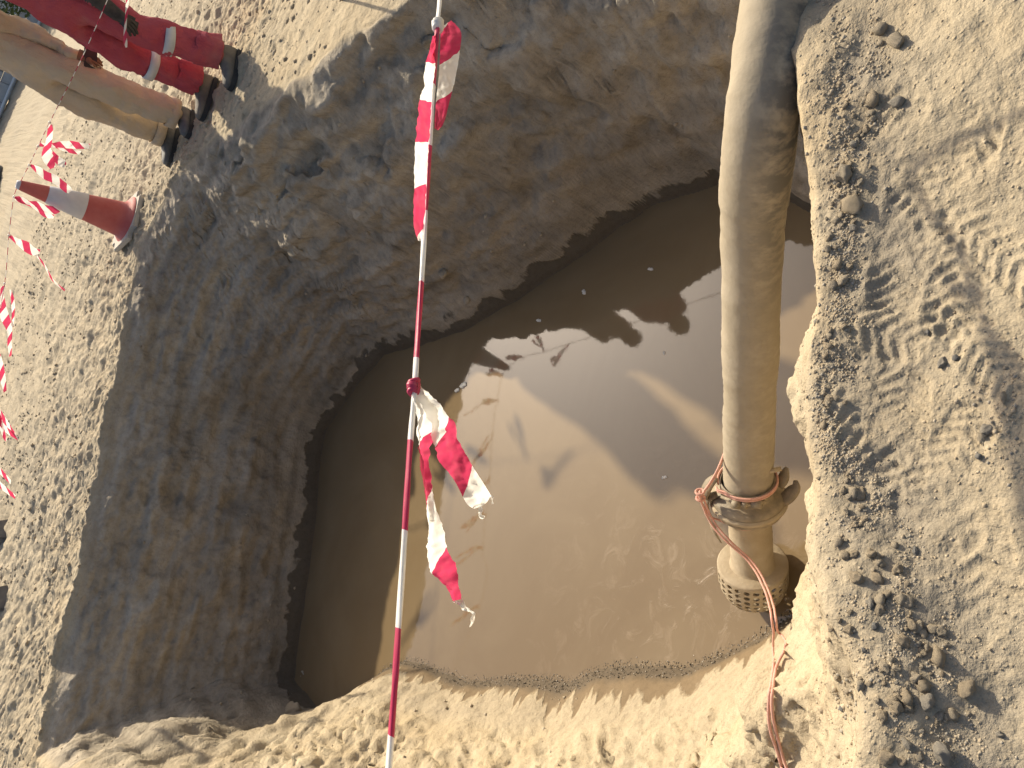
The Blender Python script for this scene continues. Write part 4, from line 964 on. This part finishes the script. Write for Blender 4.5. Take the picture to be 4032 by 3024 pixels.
BIG = [(3532, 165, 52, 'stone_tan', 'large oblong tan stone with a long shadow beside the hose end of the gravel strip', (1, .55, .5), 1.05),
       (3470, 120, 34, 'stone_tan', 'tan stone touching the large oblong stone near the hose', None, None),
       (3535, 408, 30, 'stone_grey', 'pale round stone standing alone on sand below the oblong stone', (1, .8, .7), None),
       (3330, 690, 42, 'stone_tan', 'large angular tan stone on the gravel strip opposite the bootprints', (1, .85, .7), None),
       (3365, 812, 48, 'clod', 'largest flat rough lump of dry earth on the gravel strip', (1, .9, .5), None),
       (3440, 392, 34, 'clod', 'grey earth lump half buried beside the gravel strip', None, None),
       (3322, 1108, 27, 'stone_tan', 'smooth pale stone at the heart of a tight cluster of three', (1, .85, .75), None),
       (3284, 1125, 23, 'stone_tan', 'rounder tan stone beside the smooth pale stone of a cluster', (1, .9, .8), None),
       (3300, 1045, 28, 'clod', 'crumbly clod above the cluster of pale stones', None, None),
       (3345, 1050, 20, 'clod', 'small crumbly clod next to a bigger one above the pale stones', None, None),
       (3712, 1428, 30, 'stone_grey', 'pale flat stone next to a small dark blue stone on trodden sand', (1, .6, .5), .2),
       (3762, 1412, 20, 'stone_dark', 'small dark blue stone beside a pale flat stone on trodden sand', None, None),
       (3655, 1310, 14, 'stone_dark', 'lone tiny dark stone on smooth sand beside the round heel print', None, None),
       (3890, 1690, 30, 'stone_grey', 'angular grey stone heading a line of rubble on trodden sand', None, None),
       (3865, 1730, 28, 'stone_tan', 'flat tan stone in the line of rubble on trodden sand', (1, .5, .5), None),
       (3855, 1798, 18, 'stone_dark', 'dark blue stone ending the line of rubble on trodden sand', None, None),
       (3950, 1565, 26, 'stone_tan', 'long pale stone at the start of the rubble line on trodden sand', (1, .4, .5), .3),
       (3525, 2147, 18, 'stone_tan', 'round tan stone below a dark pebble near the strainer end of gravel strip', None, None),
       (3608, 2172, 19, 'stone_dark', 'dark bluish stone at the edge of the gravel strip near the strainer', (1, .6, .6), .4),
       (3380, 2275, 30, 'clod', 'dark round clod stuck in the crumbling pit edge above the rope', (1, .9, .9), None),
       (3430, 2375, 26, 'stone_grey', 'grey angular stone lodged at the crest of the pit edge', None, None),
       (3570, 2365, 34, 'stone_tan', 'dusty tan slab sunk in gravel with a rounded face', (1, .8, .5), None),
       (3548, 2533, 14, 'stone_grey', 'small round pale pebble in the middle of the gravel', None, None),
       (3640, 2495, 22, 'stone_tan', 'egg shaped tan stone among a nest of gravel stones', (1, .75, .7), None),
       (3705, 2485, 24, 'stone_tan', 'tan stone at the sandy side of the nest of gravel stones', None, None),
       (3700, 2585, 44, 'clod', 'big crumbling clod casting a long shadow onto the sand', (1, .7, .7), .6),
       (3510, 2595, 17, 'stone_tan', 'round buff pebble near the crest of the gravel strip', None, None),
       (3657, 2765, 36, 'stone_grey', 'smooth rounded pale stone lodged between clods in the gravel', (1, .85, .8), None),
       (3572, 2745, 34, 'clod', 'rough clod leaning against the smooth rounded pale stone', None, None),
       (3640, 2700, 34, 'clod', 'lumpy earth clod above the smooth rounded pale stone', None, None),
       (3810, 2715, 40, 'clod', 'broad earth clod on the sandy fringe of the gravel', (1, .8, .6), None),
       (3722, 2822, 17, 'stone_tan', 'small egg shaped stone beside the broad gravel clods', None, None),
       (3572, 2928, 26, 'stone_grey', 'long smooth grey pebble lying in the shade of the gravel bank', (1, .55, .6), 1.2),
       (3715, 2965, 46, 'stone_grey', 'largest grey boulder half sunk at the end of the gravel strip', (1, .85, .7), None),
       (3494, 2985, 34, 'clod', 'pale clod at the foot of the gravel bank below the grey pebble', None, None),
       (3936, 2890, 20, 'stone_grey', 'pale stone sitting alone on sand away from the gravel', None, None),
       (3405, 2560, 14, 'stone_dark', 'small dark stone stuck in the bright face of the bank', None, None),
       (3445, 2465, 15, 'stone_dark', 'dark pebble caught on the crest above the rope', None, None),
       (3340, 2720, 18, 'stone_tan', 'brown stone wedged in a gravelly pocket of the bright bank', None, None),
       (3318, 2790, 16, 'stone_dark', 'dark brown stone at the bottom of the gravelly pocket', None, None),
       (1750, 1080, 26, 'stone_tan', 'pale stone stuck in the shaded right wall above the water', None, None),
       (1845, 1185, 20, 'stone_tan', 'rounded stone in the shaded wall just above the waterline', None, None),
       (1830, 1115, 22, 'stone_grey', 'grey lump bulging from the shaded right wall', None, None),
       (1205, 2655, 24, 'stone_grey', 'pale stone poking out of dark water in the far corner of the pit', None, None),
       (1160, 2800, 46, 'clod', 'broad pale clod on the mud of the dark far corner of the pit', (1, .7, .5), None)]
for px, py, sz, mk, lab, asp, rz in BIG:
    p = hit(px, py)
    if p is None: continue
    stone(p, sz * (p @ Fv) / FPX, mk, lab, None, asp, rz)
# the many look-alike stones of the gravel strip
cnt = 0; tries = 0
while cnt < 200 and tries < 9000:
    tries += 1
    t = rs.random() ** .75; py = 40 + 2960 * t
    cxp = np.interp(py, [0, 300, 600, 900, 1200, 1700, 2100, 2400, 2700, 3024], [3380, 3430, 3360, 3320, 3290, 3250, 3420, 3470, 3530, 3560])
    wd = np.interp(py, [0, 900, 1600, 2000, 2400, 3024], [42, 42, 32, 55, 110, 150])
    px = cxp + rs.gauss(0, wd)
    if perlin(np.array([px / 160.]), np.array([py / 160.]))[0] < -.10: continue
    p = hit(px, py)
    if p is None or p[2] < -1.62: continue
    sz = rs.choice([7, 8, 9, 10, 12, 14, 17, 20]) * (1.0 if py < 1900 else 1.45)
    mk = rs.choice(['stone_tan', 'stone_tan', 'clod', 'clod', 'clod', 'stone_grey' if rs.random() < .5 else 'stone_tan'])
    zone = 'close beside the suction hose' if py < 700 else 'level with the middle of the hose' if py < 1650 else 'across from the strainer' if py < 2350 else 'past the strainer near the pink rope'
    kind_ = {'stone_tan': 'tan stone', 'clod': 'crumbly earth lump', 'stone_grey': 'grey stone'}[mk]; big_ = 'tiny' if sz < 10.5 else 'small'
    stone(p, sz * (p @ Fv) / FPX, mk, big_ + ' ' + kind_ + ' in the gravel strip ' + zone, big_ + ' ' + kind_ + 's ' + zone); cnt += 1

# loose grit and pebbles nobody could count
def grit(name, pts, sizes, cols, label):
    base = [(1, 0, 0), (-.5, .87, 0), (-.5, -.87, 0), (0, 0, .9), (0, 0, -.6), (.35, .6, .6)]; 
    oc = np.array([(1, 0, 0), (-1, 0, 0), (0, 1, 0), (0, -1, 0), (0, 0, 1), (0, 0, -1.)]); of = np.array([(0, 2, 4), (2, 1, 4), (1, 3, 4), (3, 0, 4), (2, 0, 5), (1, 2, 5), (3, 1, 5), (0, 3, 5)])
    n = len(pts); r = np.random.RandomState(len(pts)); sc = np.asarray(sizes)[:, None, None] * (.6 + .5 * r.rand(n, 6, 3)) * np.array([1, 1, .7]); ang = r.rand(n) * 6.28
    O = oc[None] * sc; c, s_ = np.cos(ang), np.sin(ang); X = O[..., 0] * c[:, None] - O[..., 1] * s_[:, None]; Y = O[..., 0] * s_[:, None] + O[..., 1] * c[:, None]
    V = np.stack([X, Y, O[..., 2]], -1) + np.asarray(pts)[:, None]
    Fq = (of[None] + (np.arange(n) * 6)[:, None, None]).reshape(-1, 3)
    m = bpy.data.meshes.new(name); V = V.reshape(-1, 3).astype(np.float32); m.vertices.add(len(V)); m.vertices.foreach_set('co', V.ravel())
    m.loops.add(Fq.size); m.loops.foreach_set('vertex_index', Fq.ravel().astype(np.int32)); m.polygons.add(len(Fq)); m.polygons.foreach_set('loop_start', np.arange(0, Fq.size, 3, dtype=np.int32)); m.polygons.foreach_set('loop_total', np.full(len(Fq), 3, np.int32))
    for k in cols: m.materials.append(k)
    m.polygons.foreach_set('material_index', np.repeat(r.randint(0, len(cols), n), 8).astype(np.int32)); m.update(calc_edges=True); m.validate()
    o = bpy.data.objects.new(name, m); COL.objects.link(o); tag(o, label, name.replace('_', ' '), kind='stuff')
r = np.random.RandomState(2)
def scatter(n, x0, x1, y0, y1, dens):
    x = x0 + (x1 - x0) * r.rand(n); y = y0 + (y1 - y0) * r.rand(n); k = r.rand(n) < dens(x, y); x, y = x[k], y[k]
    z = np.array([zat(a, b) for a, b in zip(x, y)]); return np.stack([x, y, z], 1)
g1 = scatter(12000, -1.2, 1.4, -.1, 1.25, lambda x, y: np.clip(.25 + .9 * fbm(x * 5, y * 5, o=2), .05, 1))
g1 = g1[g1[:, 2] > -1.75]; grit('grit', g1, .0012 + .0042 * r.rand(len(g1)) ** 3, [M['clod'], M['clod'], M['stone_tan']], 'fine loose grit sprinkled over the near sand')
dlip = sdf_poly(*np.stack(np.meshgrid(np.linspace(-1.2, 1.4, 10), [0.])), RIM)
gp = []; gs = []; q = random.Random(31)
for k in range(16000):
    py = -20 + 3080 * q.random() ** .8
    cxp = np.interp(py, [0, 300, 600, 900, 1200, 1700, 2100, 2400, 2700, 3024], [3400, 3430, 3370, 3340, 3300, 3270, 3440, 3530, 3600, 3640])
    wd = np.interp(py, [0, 900, 1600, 2000, 2400, 3024], [75, 60, 45, 70, 130, 150])
    px = cxp + q.gauss(0, wd)
    if perlin(np.array([px / 120.]), np.array([py / 120.]))[0] + .25 < q.random() * .5: continue
    p = hit(px, py)
    if p is None or p[2] < -1.58: continue
    gp.append(p); gs.append((2.2 + 9 * q.random() ** 3.2) * (p @ Fv) / FPX)
for (x0, y0, rx, ry, n_) in ((3930, 1640, 70, 130, 260), (3340, 2740, 45, 70, 160), (3300, 350, 60, 160, 500)):
    for k in range(n_):
        p = hit(x0 + q.gauss(0, rx), y0 + q.gauss(0, ry))
        if p is not None: gp.append(p); gs.append((2.5 + 12 * q.random() ** 2.6) * (p @ Fv) / FPX)
g2 = np.array(gp); grit('gravel', g2, np.array(gs), [M['stone_tan'], M['clod'], M['stone_grey'], M['clod']], 'crumbled gravel along the lip of the near pit edge')
g3 = scatter(42000, -4.5, 3.2, 3.0, 11.5, lambda x, y: (np.clip(.35 + .9 * fbm(x * 2, y * 2, o=2), .05, 1)) * (sdf_poly(x, y, RIM) < -.02))
grit('pebbles', g3, .004 + .022 * r.rand(len(g3)) ** 4, [M['stone_tan'], M['clod'], M['clod'], M['clod']], 'scattered pebbles over the far sandy ground')
g4 = scatter(5000, -2.6, -.3, .5, 4.0, lambda x, y: (np.clip(.1 + .9 * fbm(x * 3, y * 3, o=2), .0, 1)) * (sdf_poly(x, y, RIM) > .05) * (sdf_poly(x, y, WAT) < -.35))
g4 = g4[g4[:, 2] > ZW + .3]; grit('loose_earth', g4, .004 + .012 * r.rand(len(g4)) ** 3, [M['clod'], M['stone_tan']], 'crumbs of loose earth on the sunny left bank')
def _flank(x, y):
    a_ = sdf_poly(x, y, RIM); b_ = sdf_poly(x, y, WAT)
    return (a_ > .03) * (b_ < -.02) * np.clip(.15 + 1.1 * fbm(x * 3.5, y * 3.5, o=2), 0, 1)
g5 = scatter(9000, -2.9, 2.0, 2.0, 6.0, _flank); g5 = g5[g5[:, 2] > ZW + .03]
grit('wall_crumbs', g5, .003 + .016 * r.rand(len(g5)) ** 4, [M['clod'], M['stone_tan'], M['clod']], 'crumbs and small stones sticking out of the shaded pit walls')
# scum line at the water's edge on the sunny side: bits stuck where the ground meets the water
xx, yy = np.meshgrid(np.arange(-1.8, -.3, .004), np.arange(1.45, 3.8, .004)); zz = zat(xx.ravel(), yy.ravel()); k = (zz - ZW < .030) & (zz - ZW > -.008) & (r.rand(len(zz)) < .30)
sc_ = np.stack([xx.ravel()[k], yy.ravel()[k], np.maximum(zz[k], ZW)], 1); sc_[:, :2] += r.normal(size=(len(sc_), 2)) * .006
M['scum'] = mat_basic('wet_scum', (.20, .16, .115), (.42, .37, .30), 60, .25, .6)
M['scum_dark'] = mat_basic('dark_wet_grit', (.085, .07, .05), (.15, .12, .085), 60, .5, .4)
grit('scum_line', sc_, .0018 + .004 * r.rand(len(sc_)) ** 2, [M['scum'], M['scum_dark'], M['scum_dark']], 'line of wet foam and scum along the sunny water edge')

# foam scraps floating on the still water
M['foam'] = mat_basic('dirty_foam', (.55, .52, .46), (.66, .63, .57), 60, .6, .3, .5, 200)
for px, py, sz in ((1825, 1517, 13), (1800, 1537, 9), (2122, 1262, 8), (1690, 1560, 6), (2300, 1150, 9), (2615, 1390, 5), (2617, 1880, 8), (2562, 1060, 8)):
    p = atz(px, py, ZW); q = sz * (p @ Fv) / FPX; V = []; 
    for i in range(7):
        for j in range(14):
            a = 2 * math.pi * j / 14; h = math.sin(i / 6 * math.pi / 2); c_ = math.cos(i / 6 * math.pi / 2) + .02
            rr_ = q * c_ * (1 + .3 * math.sin(2 * a + px) + .15 * math.sin(5 * a + py)); V.append((p[0] + rr_ * math.cos(a), p[1] + 1.5 * rr_ * math.sin(a), ZW + .001 + q * .5 * h))
    o = mesh_obj('foam_scrap', V, grid_faces(7, 14, True), M['foam'], origin=p); tag(o, 'small pale foam scrap floating on the still muddy water', 'foam', 'foam scraps on the water')
